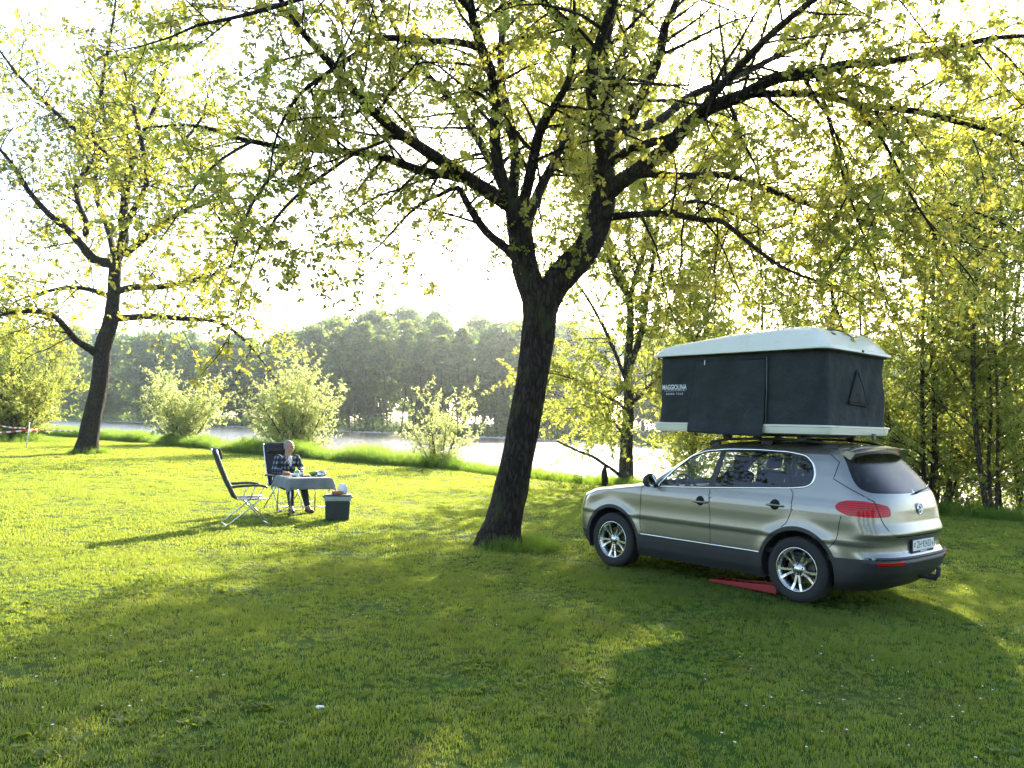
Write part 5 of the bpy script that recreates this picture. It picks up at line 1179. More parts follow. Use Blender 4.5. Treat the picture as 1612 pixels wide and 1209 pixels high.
def Hx(x): return float(np.interp(x, [-1.175, -.98, -.72, -.35, .1, .5, .9, 1.175], [.06, .25, .275, .27, .24, .20, .16, .10]))
INS = [0, .01, .03, .08, .15, .21, .26, .32, .45, .62, .78]; FRC = [.20, .38, .55, .76, .88, .94, .97, .985, 1.0, 1.01, 1.015]
def lid_z(x, y):
    d = min((1 - abs(x) / HX) * HX, (1 - abs(y) / HY) * HY); return Z0 + .01 + Hx(x) * float(np.interp(d, INS, FRC))
rs = [(shrink(.05), Z0 - .004), (shrink(.0), Z0 - .006), (shrink(-.02), Z0 - .002), (shrink(-.024), Z0 + .012), (shrink(-.018), Z0 + .026)]
for d, fr in zip(INS, FRC): rs.append((shrink(d), (lambda x, y, fr=fr: Z0 + .012 + Hx(x) * fr)))
lid = rings('lid', rs, TW, tent, auto=50)
seal = rings('lid_seal', [(shrink(.012), Z0 - .020), (shrink(.006), Z0 - .014), (shrink(.012), Z0 - .008)], CORD, lid, cap=False)
# the loose door flap hanging over the tray
fl = MB(); nx, nz = 30, 26; v = []
for i in range(nx + 1):
    for j in range(nz + 1):
        u, w = i / nx, j / nz; x = .505 - .955 * u + .05 * (1 - w) * (1 - u) * 1.2; z = .84 - (.84 + .005 + .035 * u) * (1 - w) if False else (-.005 - .03 * u) + (.845 + .03 * u) * w
        out = .790 - .012 * w + .055 * (1 - w) ** 1.3 + .010 * math.sin(u * 9 + w * 2) * (1 - w) + .007 * math.sin(u * 23 + w * 5) * (1 - w * .6) + .006 * math.sin(w * 17 + u * 5) * (1 - w)
        if w < .12: out += .01
        v.append((x, out, z))
k = nz + 1; fl.add(v, [(i * k + j, i * k + j + 1, (i + 1) * k + j + 1, (i + 1) * k + j) for i in range(nx) for j in range(nz)])
flap = fl.build('door_flap', CANVAS, tent, smooth=True, solid=.006)
z_ = MB(); z_.tube([(-.462, .784, .86), (-.462, .782, .5), (-.462, .80, .12)], .005, 6); z_.build('zip', mat('zip_grey', (.14, .145, .14), .5), flap, smooth=True)
z_ = MB(); z_.tube([(.47, .778, .87), (.20, .776, .845), (-.05, .775, .845), (-.45, .776, .86)], .006, 6); z_.build('flap_seam', CANVAS, flap, smooth=True)
z_ = MB(); z_.box((.375, .780, .835), (.012, .006, .06)); z_.build('zip_pull', PRINT, flap)
# writing on the side canvas
Ms = Matrix(((-1, 0, 0, 0), (0, 0, 1, 0), (0, 1, 0, 0), (0, 0, 0, 1)))   # text x -> -x (towards the back), y -> z, out -> +y
def conform_side(o, off=.004):
    for vtx in o.data.vertices:
        x, y, z = vtx.co; u = (z - .105) / .845; yb = HY * (1 - (.035 + .015 * u) / HY); p = wall_fn(x, yb, z); vtx.co.y = p[1] + off + (y - .75)
tx = text_mesh('lettering', 'MAGGIOLINA', .088, PRINT, walls, Matrix.Translation((.845, .75, .545)) @ Ms, .0005, xscale=.68, bold=.0022); conform_side(tx)
tx = text_mesh('lettering', 'GRAND TOUR', .036, PRINT, walls, Matrix.Translation((.84, .75, .463)) @ Ms, .0005, xscale=.74, spacing=1.75, bold=.0006); conform_side(tx)
ln = MB()
for q in range(12):
    x0, x1 = 1.01 - .33 * q / 12, 1.01 - .33 * (q + 1) / 12
    p0, p1 = wall_fn(x0, .755, .503), wall_fn(x1, .755, .503); yy = .80 * (1 - (.035 + .015 * .47) / .8)
    a, b = wall_fn(x0, yy, .503), wall_fn(x1, yy, .503); ln.add([(a[0], a[1] + .004, .5005), (b[0], b[1] + .004, .5005), (b[0], b[1] + .004, .5045), (a[0], a[1] + .004, .5045)], [(0, 1, 2, 3)])
ln.build('lettering_rule', PRINT, walls)
# triangular window flap on the back
tri = [(.02, .745), (-.25, .345), (.25, .36)]
tw = MB(); yy = -1.13 + .075
def back(y, z, off): u = (z - .105) / .845; xb = -HX * (1 - (.035 + .015 * u) / HX); p = wall_fn(xb, y, z); return (p[0] - off, y, z)
n_ = 10; v = []
for i in range(n_ + 1):
    for j in range(n_ + 1 - i):
        a, b = i / n_, j / n_; c = 1 - a - b; y = tri[0][0] * a + tri[1][0] * b + tri[2][0] * c; z = tri[0][1] * a + tri[1][1] * b + tri[2][1] * c
        v.append(back(y, z, .012 + .02 * min(a, b, c) * 3 + .015 * (1 - a) * .5))
idx = {}; q = 0
for i in range(n_ + 1):
    for j in range(n_ + 1 - i): idx[(i, j)] = q; q += 1
f = []
for i in range(n_):
    for j in range(n_ - i):
        f.append((idx[i, j], idx[i + 1, j], idx[i, j + 1]))
        if j < n_ - i - 1: f.append((idx[i + 1, j], idx[i + 1, j + 1], idx[i, j + 1]))
tw.add(v, f); two = tw.build('window_flap', CANVAS, tent, smooth=True, solid=.006)
for a, b in ((0, 1), (1, 2), (2, 0)):
    e = MB(); e.tube([back(tri[a][0] + (tri[b][0] - tri[a][0]) * s, tri[a][1] + (tri[b][1] - tri[a][1]) * s, .016) for s in np.linspace(0, 1, 8)], .009, 6); e.build('piping', CANVAS, two, smooth=True)
# dealer's mark, latch and the cord on the lid
def on_lid(o):
    for vtx in o.data.vertices: x, y, z = vtx.co; vtx.co.z = lid_z(x, y) + .004 + z
Ml = Matrix(((0, 1, 0, 0), (-1, 0, 0, 0), (0, 0, 1, 0), (0, 0, 0, 1)))
INKR = mat('mark_dark_red', (.10, .02, .025), .5)
mk = MB(); mk.prism([(.52, .075), (.545, .075), (.47, -.06), (.455, -.06)] and [(-.01, .10), (.012, .07), (.03, -.05), (.012, -.05)], 0, .0006, Matrix.Translation((-1.0, .44, 0)) @ Ml); mo = mk.build('lid_mark', INKR, lid); on_lid(mo)
for dx, ws in ((.022, (.022, .012, .020, .016, .022)), (-.022, (.018, .024, .014, .020))):      # two short rows of print, too small to read
    y0 = .395
    for w_ in ws:
        t_ = MB(); t_.box((-1.0 + dx, y0 - w_ / 2, 0), (.026, w_, .0008)); to = t_.build('lid_print', INK, lid); on_lid(to); y0 -= w_ + .008
cd_ = MB(); cp = [(-.82, .16), (-.92, .06), (-1.025, -.045), (-1.04, -.075), (-1.03, -.12), (-.995, -.22), (-.97, -.29)]
cd_.tube([(x, y, lid_z(x, y) + .010) for x, y in [(p.x, p.y) for p, _ in smooth_path([(Vector((x, y, 0)), 0) for x, y in cp], 4)]], .006, 6); cd_.build('cord', CORD, lid, smooth=True)
la = MB(); la.box((-1.20, .02, Z0 + .018), (.014, .035, .024)); la.build('latch', CORD, lid, bevel=.003)
lg = MB(); lg.box((-1.18, -.30, -.005), (.03, .06, .075)); lg.build('crank_fitting', mat('brown_fitting', (.12, .09, .06), .6), tray, bevel=.008)
# red levelling ramp in front of the back wheel
RP = mat('red_plastic', (.24, .008, .009), .5, noise=.15, nscale=14)
ramp = empty('levelling_ramp', car.matrix_basis @ Vector((-.52, .62, 0)), R(131.2), 'red plastic levelling ramp lying in the grass under the car', 'ramp')
def rz(x): return .035 + .06 * min(1, max(0, (.42 - x) / .8))
for yy in (-.10, .10):
    r_ = MB(); r_.prism([(-.46, 0), (.42, 0), (.42, .03), (.05, .055), (-.46, .10)], -.02, .02, Matrix.Translation((0, yy, .012)) @ Matrix.Rotation(R(90), 4, 'X')); r_.build('side_rail', RP, ramp, bevel=.006)
for i in range(9):
    x = -.40 + .095 * i; r_ = MB(); r_.box((x, 0, .012 + rz(x) * .55), (.028, .17, .03)); r_.build('rung', RP, ramp, bevel=.004)
# ------------------------------------------------------------------ the picnic
ALU = mat('aluminium_tube', (.62, .63, .65), .28, 1.0, noise=.1, nscale=20); FAB = canvas_material('dark_chair_fabric', (.035, .036, .042)); PAD = mat('black_armrest', (.022, .022, .024), .5, noise=.2, nscale=30)
CLOTH = canvas_material('grey_tablecloth', (.20, .215, .225))
def sheet(name, grid, m, parent, th=.012):
    mb = MB(); r = len(grid); c = len(grid[0]); mb.add([p for row in grid for p in row], [(i * c + j, i * c + j + 1, (i + 1) * c + j + 1, (i + 1) * c + j) for i in range(r - 1) for j in range(c - 1)])
    return mb.build(name, m, parent, smooth=True, solid=th)
def camp_chair(loc, yaw, label):
    c = empty('camping_chair', (loc[0], loc[1], gz(*loc) + .004), yaw, label, 'chair', 'folding camping chairs at the table')
    W = .25
    sheet('seat', [[(x, W * v, .455 - .03 * (1 - v * v) * (1 - (x / .28) ** 2) + .03 * max(0, x - .1)) for v in np.linspace(-1, 1, 9)] for x in np.linspace(-.22, .27, 9)], FAB, c)
    def bk(u): return (-.23 - .36 * u - .02 * math.sin(u * 3.1), .46 + .80 * u)
    back = sheet('backrest', [[(bk(u)[0] - .03 * (1 - v * v) , W * v, bk(u)[1]) for v in np.linspace(-1, 1, 9)] for u in np.linspace(0, 1, 12)], FAB, c)
    h = MB(); h.box((bk(.93)[0] + .035, 0, bk(.93)[1]), (.075, .40, .20), Matrix.Rotation(R(-14), 3, 'Y')); h.build('head_cushion', FAB, back, bevel=.03, segs=3)
    for s in (1, -1):
        f = MB(); f.tube([(bk(u)[0], s * W, bk(u)[1]) for u in np.linspace(-.02, 1.03, 10)], .012, 8); f.build('back_tube', ALU, back, smooth=True)
        f = MB(); f.tube([(-.24, s * W, .45), (.0, s * W, .452), (.29, s * W, .462)], .012, 8); f.build('seat_tube', ALU, c, smooth=True)
        f = MB(); f.tube([p for p, _ in smooth_path([(Vector(v), 0) for v in ((-.34, s * .29, .655), (-.2, s * .295, .675), (.05, s * .295, .685), (.20, s * .295, .67), (.25, s * .29, .645))], 4)], [.02] + [.026] * 15 + [.018], 8, flat=.6); ar = f.build('armrest', PAD, c, smooth=True)
        f = MB(); f.tube([(.20, s * .285, .655), (.10, s * .275, .455)], .009, 8); f.tube([(.05, s * .285, .67), (-.02, s * .275, .455)], .009, 8); f.build('arm_support', ALU, ar, smooth=True)
        f = MB(); f.tube([(.16, s * .27, .46), (-.02, s * .27, .30), (-.38, s * .27, .015)], .0125, 8); f.build('leg', ALU, c, smooth=True)
        f = MB(); f.tube([(-.10, s * .255, .46), (.06, s * .255, .30), (.33, s * .255, .015)], .0125, 8); f.build('leg', ALU, c, smooth=True)
    for x in (-.38, .33):
        f = MB(); f.tube([(x, -.27, .013), (x, .27, .013)], .013, 8); f.build('foot_bar', ALU, c, smooth=True)
    return c
camp_chair((-4.50, 14.08), math.atan2(.49, .87), 'empty high-backed folding camping chair standing beside the table')
PYAW = math.atan2(-.78, .62); PX, PY = -4.44, 16.22
camp_chair((PX - .02, PY + .02), PYAW, 'dark high-backed folding chair the person is sitting in')
# table: corner A nearest the empty chair, long axis u, short axis w
tyaw = math.atan2(.51, .86); tc_ = Vector((-4.03, 14.95, 0)) + Vector((.86, .51, 0)) * .40 + Vector((-.51, .86, 0)) * .475
table = empty('folding_table', (tc_.x, tc_.y, gz(tc_.x, tc_.y) + .004), tyaw, 'folding camping table with thin metal legs under a grey cloth', 'table')
t_ = MB(); t_.box((0, 0, .695), (.78, .93, .02)); t_.build('table_top', ALU, table, bevel=.004)
for sx in (1, -1):
    for sy in (1, -1):
        l = MB(); l.tube([(sx * .36, sy * .43, .69), (sx * .37, sy * .44, .0)], .012, 8); l.build('leg', ALU, table, smooth=True)
for sy in (1, -1):
    l = MB(); l.tube([(-.37, sy * .44, .18), (.37, sy * .44, .18)], .008, 6); l.tube([(.37, sy * .44, .52), (.12, sy * .44, .685)], .007, 6); l.tube([(-.37, sy * .44, .52), (-.12, sy * .44, .685)], .007, 6); l.build('brace', ALU, table, smooth=True)
cl = empty('tablecloth', (tc_.x, tc_.y, gz(tc_.x, tc_.y) + .004), tyaw, 'grey cloth hanging over the edges of the camping table', 'tablecloth')
g = []; N = 44; hx, hy, dr = .40, .475, .21
for i in range(N + 1):
    row = []
    for j in range(N + 1):
        a = (i / N * 2 - 1) * (hx + dr); b = (j / N * 2 - 1) * (hy + dr); ex, ey = max(0, abs(a) - hx), max(0, abs(b) - hy); d = math.hypot(ex, ey)
        x = max(-hx, min(hx, a)); y = max(-hy, min(hy, b)); z = .712
        if d > 0:
            nx_, ny_ = (ex / d) * (1 if a > 0 else -1), (ey / d) * (1 if b > 0 else -1); corner = ex > 0 and ey > 0
            o_ = .012 + .05 * (d / dr) * (.5 + .5 * math.sin((x * 17 + y * 14))) * .5 + (.06 * (d / dr) if corner else 0); x += nx_ * o_; y += ny_ * o_; z -= min(d, .33)
        row.append((x, y, z))
    g.append(row)
cs = sheet('cloth', g, CLOTH, cl, .003)
TZ = gz(tc_.x, tc_.y) + .004 + .7145
def ware(name, x, y, prof, m, label, cat, lip=None, n=20):
    o = empty(name, (x, y, TZ), 0, label, cat); mb = MB(); mb.lathe(prof, n, None, caps=False); b = mb.build('body', m, o, smooth=True); return o
WH = mat('white_crockery', (.75, .74, .72), .25, coat=.3); TEAL = mat('teal_plastic', (.02, .36, .38), .35); LIME = mat('lime_green', (.16, .36, .03), .4); STEEL = mat('brushed_steel', (.6, .61, .62), .25, 1.0); BROWN = mat('bread_crust', (.30, .15, .06), .8, noise=.4, nscale=60)
cup = lambda r, h: [(.001, .002), (r * .8, .002), (r, h * .4), (r * 1.04, h), (r * .95, h), (r * .88, h * .4), (.001, .012)]
o = ware('mug', -4.10, 15.72, cup(.040, .095), TEAL, 'turquoise mug on the grey tablecloth', 'mug'); hh = MB(); hh.tube([(.04 + .028 * math.sin(q), 0, .05 + .028 * math.cos(q)) for q in np.linspace(0, 3.14, 9)], .006, 6); hh.build('handle', TEAL, o, smooth=True)
ware('bowl', -4.06, 15.36, [(.001, .002), (.04, .002), (.075, .03), (.085, .055), (.078, .055), (.045, .015), (.001, .012)], WH, 'small white bowl near the corner of the table', 'bowl')
ware('plate', -3.90, 15.52, [(.001, .003), (.07, .003), (.11, .014), (.11, .018), (.065, .010), (.001, .010)], PAD, 'dark plate on the grey tablecloth', 'plate')
ware('salad_bowl', -3.80, 15.78, [(.001, .002), (.05, .002), (.085, .04), (.10, .075), (.093, .075), (.075, .035), (.001, .02)], LIME, 'lime green bowl between the mug and the steel pot', 'bowl')
o = ware('cooking_pot', -3.64, 15.74, [(.001, .002), (.085, .002), (.088, .01), (.088, .10), (.084, .10), (.082, .012), (.001, .01)], STEEL, 'round steel pot on the end of the table beside the cool box', 'pot')
for s in (1, -1): hh = MB(); hh.tube([(s * .088, -.03, .08), (s * .115, -.02, .082), (s * .115, .02, .082), (s * .088, .03, .08)], .005, 6); hh.build('handle', PAD, o, smooth=True)
o = ware('glass_jar', -3.97, 15.55, [(.001, .002), (.033, .002), (.035, .075), (.028, .085)], WH, 'white jar beside the turquoise mug', 'jar'); hh = MB(); hh.lathe([(.001, .105), (.031, .105), (.031, .084)], 18, None, caps=False); hh.build('lid', mat('red_lid', (.45, .03, .03), .4), o, smooth=True)
bo = empty('bread_loaf', (-4.22, 15.42, TZ + .005), .5, 'brown bread on the table in front of the person', 'bread'); b_ = MB(); b_.tube([(-.09, 0, .03), (-.05, 0, .038), (.05, 0, .038), (.09, 0, .03)], [.012, .036, .036, .012], 12); b_.build('crust', BROWN, bo, smooth=True)
# cool box on the grass, a packet and a paper bag on its lid
cxy = (-3.09, 14.72); CZ = gz(*cxy) + .004
cool = empty('cool_box', (*cxy, CZ), R(12), 'dark tapered cool box with pale grey rim on the grass beside the table', 'cool box')
b_ = MB(); b_.box((0, 0, .175), (.41, .34, .35), taper=1.08); b_.build('body', mat('dark_green_plastic', (.018, .026, .026), .5, noise=.15, nscale=20), cool, bevel=.02, segs=3)
b_ = MB(); b_.box((0, 0, .392), (.455, .385, .085), taper=1.02); b_.build('rim', mat('pale_grey_plastic', (.33, .35, .35), .5, noise=.1, nscale=20), cool, bevel=.012, segs=3)
b_ = MB(); b_.box((0, 0, .449), (.475, .405, .028)); lo = b_.build('lid', mat('charcoal_lid', (.03, .032, .034), .5), cool, bevel=.01, segs=3)
for s in (1, -1): b_ = MB(); b_.tube([(s * .225, -.10, .40), (s * .262, -.09, .41), (s * .262, .09, .41), (s * .225, .10, .40)], .009, 8); b_.build('handle', PAD, cool, smooth=True)
pk = empty('food_packet', (cxy[0] + .0, cxy[1] - .05, CZ + .465), R(20), 'orange brown packet lying on the cool box lid', 'packet'); b_ = MB(); b_.box((0, 0, .03), (.20, .13, .055), taper=.88); b_.build('packet_body', mat('orange_packet', (.40, .13, .045), .5, noise=.2, nscale=30), pk, bevel=.012, segs=2)
bg_ = empty('paper_bag', (cxy[0] + .06, cxy[1] + .10, CZ + .465), R(-15), 'crumpled white paper bag on the cool box behind the packet', 'bag'); b_ = MB(); rg = random.Random(6); v = []
for k, (hh, w_, d_) in enumerate(((0, .085, .05), (.06, .09, .055), (.12, .085, .045), (.16, .07, .02), (.175, .075, .006))):
    for j in range(14): q = 6.283 * j / 14; v.append((w_ * math.cos(q) * rg.uniform(.88, 1.1), d_ * math.sin(q) * rg.uniform(.85, 1.1), hh + rg.uniform(-.006, .006)))
b_.add(v, [(i * 14 + j, i * 14 + (j + 1) % 14, (i + 1) * 14 + (j + 1) % 14, (i + 1) * 14 + j) for i in range(4) for j in range(14)] + [tuple(range(13, -1, -1)), tuple(56 + j for j in range(14))]); b_.build('paper', mat('white_paper', (.78, .78, .76), .8), bg_, auto=40)

# ------------------------------------------------------------------ the person at the table
person = empty('person', (PX, PY, gz(PX, PY)), PYAW, 'grey-haired person in a dark checked shirt sitting at the table, looking towards the river', 'person')
SKIN = mat('skin', (.42, .23, .16), .5, noise=.12, nscale=30); HAIR = mat('grey_hair', (.24, .225, .20), .7, noise=.3, nscale=90, bump=.4, bscale=300); TROU = canvas_material('dark_trousers', (.045, .05, .062)); SHOE = mat('brown_shoe', (.06, .035, .025), .6)
def shirt_material():
    m, n, o = node_mat('checked_shirt')
    p = n.nodes.new('ShaderNodeBsdfPrincipled'); p.inputs['Roughness'].default_value = .9
    tc = n.nodes.new('ShaderNodeTexCoord'); x = n.nodes.new('ShaderNodeSeparateXYZ'); n.links.new(tc.outputs['Object'], x.inputs[0])
    def stripes(sock, f, ph=0.0):
        a = n.nodes.new('ShaderNodeMath'); a.operation = 'MULTIPLY'; a.inputs[1].default_value = f; n.links.new(sock, a.inputs[0])
        s = n.nodes.new('ShaderNodeMath'); s.operation = 'SINE'; n.links.new(a.outputs[0], s.inputs[0])
        g_ = n.nodes.new('ShaderNodeMath'); g_.operation = 'GREATER_THAN'; g_.inputs[1].default_value = .25; n.links.new(s.outputs[0], g_.inputs[0]); return g_.outputs[0]
    ad = n.nodes.new('ShaderNodeMath'); ad.operation = 'ADD'; n.links.new(x.outputs[0], ad.inputs[0]); n.links.new(x.outputs[1], ad.inputs[1])
    s1, s2 = stripes(ad.outputs[0], 70), stripes(x.outputs[2], 62)
    mu = n.nodes.new('ShaderNodeMath'); mu.operation = 'ADD'; n.links.new(s1, mu.inputs[0]); n.links.new(s2, mu.inputs[1])
    r = n.nodes.new('ShaderNodeValToRGB'); r.color_ramp.interpolation = 'CONSTANT'; e = r.color_ramp.elements; e[0].color = (.012, .016, .028, 1); e[1].position = .9; e[1].color = (.26, .29, .32, 1); k = e.new(.4); k.color = (.035, .045, .065, 1)
    hf = n.nodes.new('ShaderNodeMath'); hf.operation = 'MULTIPLY'; hf.inputs[1].default_value = .5; n.links.new(mu.outputs[0], hf.inputs[0]); n.links.new(hf.outputs[0], r.inputs[0])
    n.links.new(r.outputs[0], p.inputs['Base Color']); n.links.new(p.outputs[0], o.inputs[0]); return m
class Flesh(MB):
    def limb(s, pts, rad, n=14):
        s.tube(pts, rad, n); 
        for p, r in ((pts[0], rad[0]), (pts[-1], rad[-1])): s.ball(p, (r, r, r))
        return s
    def ball(s, c, r, rot=None, k=2):
        q = bmesh.new(); bmesh.ops.create_icosphere(q, subdivisions=k, radius=1); q.verts.ensure_lookup_table()
        v = [Vector((p.co.x * r[0], p.co.y * r[1], p.co.z * r[2])) for p in q.verts]
        if rot is not None: v = [rot @ p for p in v]
        c = Vector(c); s.add([c + p for p in v], [tuple(p.index for p in f.verts) for f in q.faces]); q.free(); return s
    def melt(s, name, m, parent, vox, smooth=3):
        o = s.build(name, m, parent, smooth=True); md = o.modifiers.new('skin', 'REMESH'); md.mode = 'VOXEL'; md.voxel_size = vox; md.use_smooth_shade = True
        sm = o.modifiers.new('soft', 'SMOOTH'); sm.iterations = smooth; sm.factor = .5; return o
# joints, x forward, y to the person's left, z up
J = dict(pel=(-.02, 0, .56), waist=(-.04, 0, .72), chest=(.0, 0, .94), neck=(.03, 0, 1.09), skull=(.065, 0, 1.235))
HT = Matrix.Rotation(R(28), 3, 'Z')     # head turned to the person's left, towards the river
hc = Vector((.06, 0, 1.245))
def hd(x, y, z): return hc + HT @ Vector((x, y, z))
legs = {s: [(.02, s * .10, .55), (.47, s * .13, .555), (.60 if s < 0 else .72, s * .14, .13)] for s in (1, -1)}
arms = {1: [(.0, .185, 1.02), (.10, .265, .80), (.33, .16, .775)], -1: [(.0, -.185, 1.02), (.08, -.285, .79), (.33, -.20, .765)]}
fb = Flesh()
fb.limb([J['pel'], J['waist'], J['chest']], [.135, .13, .14]); fb.ball((0, 0, 1.0), (.10, .19, .07)); fb.limb([(.015, 0, 1.02), J['neck'], hd(-.015, 0, -.04)], [.066, .06, .058])
fb.ball(hd(-.005, 0, .035), (.098, .078, .092), HT, 3); fb.ball(hd(.035, 0, -.045), (.062, .062, .075), HT, 3); fb.ball(hd(.075, 0, -.085), (.026, .030, .022), HT)
fb.ball(hd(.088, 0, .020), (.022, .055, .016), HT); fb.limb([hd(.095, 0, .005), hd(.118, 0, -.032)], [.009, .016]); fb.ball(hd(.092, 0, -.062), (.014, .026, .008), HT)
for s in (1, -1): fb.ball(hd(.0, s * .080, -.012), (.020, .012, .032), HT)
for s in (1, -1):
    a, b, c = [Vector(p) for p in legs[s]]; fb.limb([a, a.lerp(b, .5), b], [.088, .078, .06]); fb.limb([b, b.lerp(c, .4), c], [.058, .056, .038]); fb.limb([c, c + Vector((.13, s * .02, -.075))], [.036, .028])
    a, b, c = [Vector(p) for p in arms[s]]; fb.limb([a, a.lerp(b, .5), b], [.055, .05, .042]); fb.limb([b, b.lerp(c, .4), c], [.042, .040, .027])
    d = (c - b).normalized(); d.z = 0; d.normalize(); sd = Vector((-d.y, d.x, 0)) * -s    # towards the thumb side
    pc = c + d * .045; fb.ball(pc, (.048, .040, .018), Matrix.Rotation(math.atan2(d.y, d.x), 3, 'Z'))
    for k, (off, ln_) in enumerate(((.028, .062), (.010, .072), (-.009, .067), (-.026, .050))):
        p0 = c + d * .075 + sd * off; p1 = p0 + d * ln_ * .45 + Vector((0, 0, .008)); p2 = p1 + d * ln_ * .35 - Vector((0, 0, .012)); p3 = p2 + d * ln_ * .15 - Vector((0, 0, .014)); fb.limb([p0, p1, p2, p3], [.0095, .009, .0085, .0075], 8)
    p0 = c + d * .022 + sd * .030; fb.limb([p0, p0 + d * .028 + sd * .024 - Vector((0, 0, .006)), p0 + d * .055 + sd * .026 - Vector((0, 0, .008))], [.012, .0105, .009], 8)
body_o = fb.melt('body', SKIN, person, .0065, 3)
sh = Flesh(); sh.limb([(-.02, 0, .53), (-.045, 0, .66), (-.03, 0, .80), J['chest'], (.0, 0, 1.0)], [.155, .165, .160, .160, .10]); sh.ball((.0, 0, .99), (.115, .215, .085)); sh.ball((-.02, 0, .80), (.14, .19, .22))
for s in (1, -1):
    a, b, c = [Vector(p) for p in arms[s]]; sh.limb([a, a.lerp(b, .5), b], [.078, .072, .064]); sh.limb([b, b.lerp(c, .86)], [.064, .046])
sh.limb([(-.02, -.05, 1.06), (-.035, 0, 1.075), (-.02, .05, 1.06)], [.028, .03, .028])
sho = sh.melt('shirt', shirt_material(), person, .011, 4)
un = Flesh(); un.ball((.105, .01, 1.0), (.05, .045, .07)); un.limb([(.115, .01, 1.02), (.15, .01, .88)], [.035, .02]); un.melt('undershirt', mat('white_cotton', (.72, .72, .70), .9), person, .01, 3)
tr = Flesh()
for s in (1, -1):
    a, b, c = [Vector(p) for p in legs[s]]; tr.limb([a, a.lerp(b, .5), b], [.112, .100, .078]); tr.limb([b, b.lerp(c, .5), b.lerp(c, .95)], [.078, .070, .058])
tr.ball((-.01, 0, .55), (.16, .185, .11)); tr.melt('trousers', TROU, person, .012, 3)
for s in (1, -1):
    c = Vector(legs[s][2]); so = Flesh(); so.limb([(c.x - .03, c.y, .05), (c.x + .06, c.y + s * .01, .047), (c.x + .17, c.y + s * .03, .038)], [.046, .045, .036]); so.ball((c.x, c.y, .085), (.05, .045, .05)); so.melt('shoe', SHOE, person, .010, 3)
hr = Flesh(); hr.ball(hd(-.024, 0, .050), (.092, .083, .086), HT, 3); hr.ball(hd(-.058, 0, -.008), (.052, .070, .062), HT, 3); hr.melt('hair', HAIR, person, .009, 2)
EYE = mat('eye', (.03, .025, .02), .2)
for s in (1, -1): e = Flesh(); e.ball(hd(.090, s * .030, .002), (.008, .012, .007), HT); e.build('eye', EYE, body_o, smooth=True)
m_ = Flesh(); m_.ball(hd(.104, 0, -.063), (.006, .022, .003), HT); m_.build('mouth', mat('lips', (.22, .08, .07), .5), body_o, smooth=True)

# ------------------------------------------------------------------ odds and ends on the lawn
def tape_material():
    m, n, o = node_mat('barrier_tape'); p = n.nodes.new('ShaderNodeBsdfPrincipled'); p.inputs['Roughness'].default_value = .4
    g_ = n.nodes.new('ShaderNodeTexCoord'); x = n.nodes.new('ShaderNodeSeparateXYZ'); n.links.new(g_.outputs['Object'], x.inputs[0])
    a = n.nodes.new('ShaderNodeMath'); a.operation = 'MULTIPLY'; a.inputs[1].default_value = 1.9; n.links.new(x.outputs[0], a.inputs[0])
    fr_ = n.nodes.new('ShaderNodeMath'); fr_.operation = 'FRACT'; n.links.new(a.outputs[0], fr_.inputs[0]); gt = n.nodes.new('ShaderNodeMath'); gt.operation = 'GREATER_THAN'; gt.inputs[1].default_value = .5; n.links.new(fr_.outputs[0], gt.inputs[0])
    mx = n.nodes.new('ShaderNodeMix'); mx.data_type = 'RGBA'; mx.inputs[6].default_value = (.62, .035, .02, 1); mx.inputs[7].default_value = (.8, .8, .78, 1); n.links.new(gt.outputs[0], mx.inputs[0]); n.links.new(mx.outputs[2], p.inputs['Base Color']); n.links.new(p.outputs[0], o.inputs[0]); return m
TAPE = tape_material(); TY = 40.0
pp = at(42, 692, TY); po_ = empty('marker_post', (pp.x, pp.y, gz(pp.x, pp.y)), 0, 'thin white post holding the red and white barrier tape', 'post')
m_ = MB(); m_.tube([(.10, 0, 1.32), (.0, 0, -.05)], .022, 8); m_.build('shaft', mat('white_post', (.78, .78, .75), .5), po_, smooth=True); m_ = MB(); m_.lathe([(.026, 1.30), (.026, 1.34), (.001, 1.35)], 8, Matrix.Translation((.10, 0, 0))); m_.build('cap', PLASTIC, po_)
def tape(name, pts, label, w=.075):
    b0 = Vector((pts[0][0], pts[0][1], 0)); o = empty(name, b0, 0, label, 'tape'); mb = MB(); v = []
    P_ = [p for p, _ in smooth_path([(Vector(p), 0) for p in pts], 6)]
    for i, p in enumerate(P_): tw_ = .35 * math.sin(i * .8); v += [p - b0 + Vector((0, -tw_ * w / 2, w / 2)), p - b0 + Vector((0, tw_ * w / 2, -w / 2))]
    mb.add(v, [(2 * i, 2 * i + 1, 2 * i + 3, 2 * i + 2) for i in range(len(P_) - 1)]); mb.build('strip', TAPE, o, smooth=True, solid=.002); return o
a0, a1, a2 = at(-60, 684, TY + .3), at(40, 678, TY), at(60, 676, TY + 1.5)
tape('barrier_tape', [tuple(a0), tuple(a0.lerp(a1, .5) - Vector((0, 0, .02))), tuple(a1), tuple(a2)], 'red and white barrier tape stretched from the white post')
b0, b1 = at(-50, 660, TY + 3), at(40, 674, TY + .2); tape('barrier_tape', [tuple(b0), tuple(at(10, 672, TY + 2)), tuple(b1)], 'slack upper length of pale barrier tape sagging behind the white post', .06)
c0, c1 = at(60, 676, TY + 1.5), at(156, 678, 37.3); tape('barrier_tape', [tuple(c0), tuple(c0.lerp(c1, .5) - Vector((0, 0, .05))), tuple(c1)], 'thin far length of barrier tape running to the lone tree', .05)
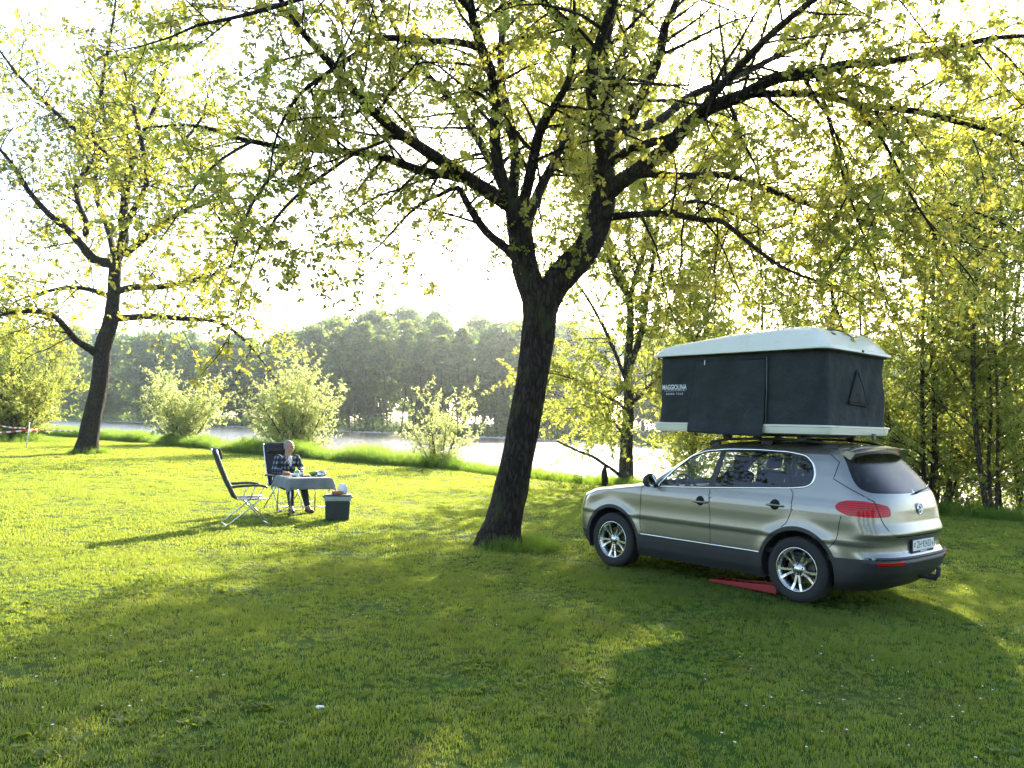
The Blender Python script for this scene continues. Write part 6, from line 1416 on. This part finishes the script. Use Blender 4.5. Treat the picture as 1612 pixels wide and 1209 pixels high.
def scrap(name, px, py, Y, s, m, label, cat, seed):
    p = at(px, py, Y); rg = random.Random(seed); o = empty(name, (p.x, p.y, gz(p.x, p.y) + .01), 0, label, cat); q = bmesh.new(); bmesh.ops.create_icosphere(q, subdivisions=2, radius=1)
    for v_ in q.verts: v_.co = Vector((v_.co.x * s, v_.co.y * s * .7, max(-.2, v_.co.z) * s * .42)) * rg.uniform(.6, 1.2) + Vector((0, 0, s * .1))
    me = bpy.data.meshes.new('crumple'); q.to_mesh(me); q.free(); link_mesh('crumple', me, m, o)
scrap('red_scrap', 91, 720, 1276 * CAMH / (720 - 648.5), .13, mat('faded_red', (.42, .08, .05), .6), 'small faded red bundle on the sunny grass by the lone tree', 'bundle', 3)
scrap('paper_scrap', 503, 1111, 1276 * CAMH / (1111 - 659), .030, mat('scrap_white', (.72, .78, .76), .6), 'crumpled white tissue lying in the shaded grass', 'tissue', 4)
# fallen stump at the water's edge
p = at(952, 765, 25.0); stp = empty('stump', (p.x, p.y, gz(p.x, p.y) - .1), 0, 'thin dead stump at the water beside the pale-barked willow', 'stump'); gnarl([(Vector((0, 0, 0)), .11), (Vector((.01, 0, .3)), .09), (Vector((-.02, 0, .55)), .08), (Vector((0, .02, .75)), .03)], 9, .12, 3).build('wood', BARK, stp, smooth=True)
# daisies: a fine sprinkle of white flower heads
DAISY = mat('daisy_white', (.75, .75, .72), .7); dm = MB(); rg = random.Random(12)
for i in range(420):
    y = rg.uniform(4.5, 13); x = rg.uniform(-.62, .62) * y
    if math.sin(x * 1.1 + 2) * math.sin(y * .9) < .1: continue
    s = rg.uniform(.006, .010); z = gz(x, y) + rg.uniform(.035, .055); q0 = rg.uniform(0, 1)
    dm.add([(x + s * math.cos(q0 + 1.047 * k), y + s * math.sin(q0 + 1.047 * k), z + .002 * (k % 2)) for k in range(6)] + [(x, y, z + .004)], [(k, (k + 1) % 6, 6) for k in range(6)])
tag(dm.build('daisies', DAISY), 'tiny white daisies sprinkled through the lawn', 'flowers', kind='stuff')
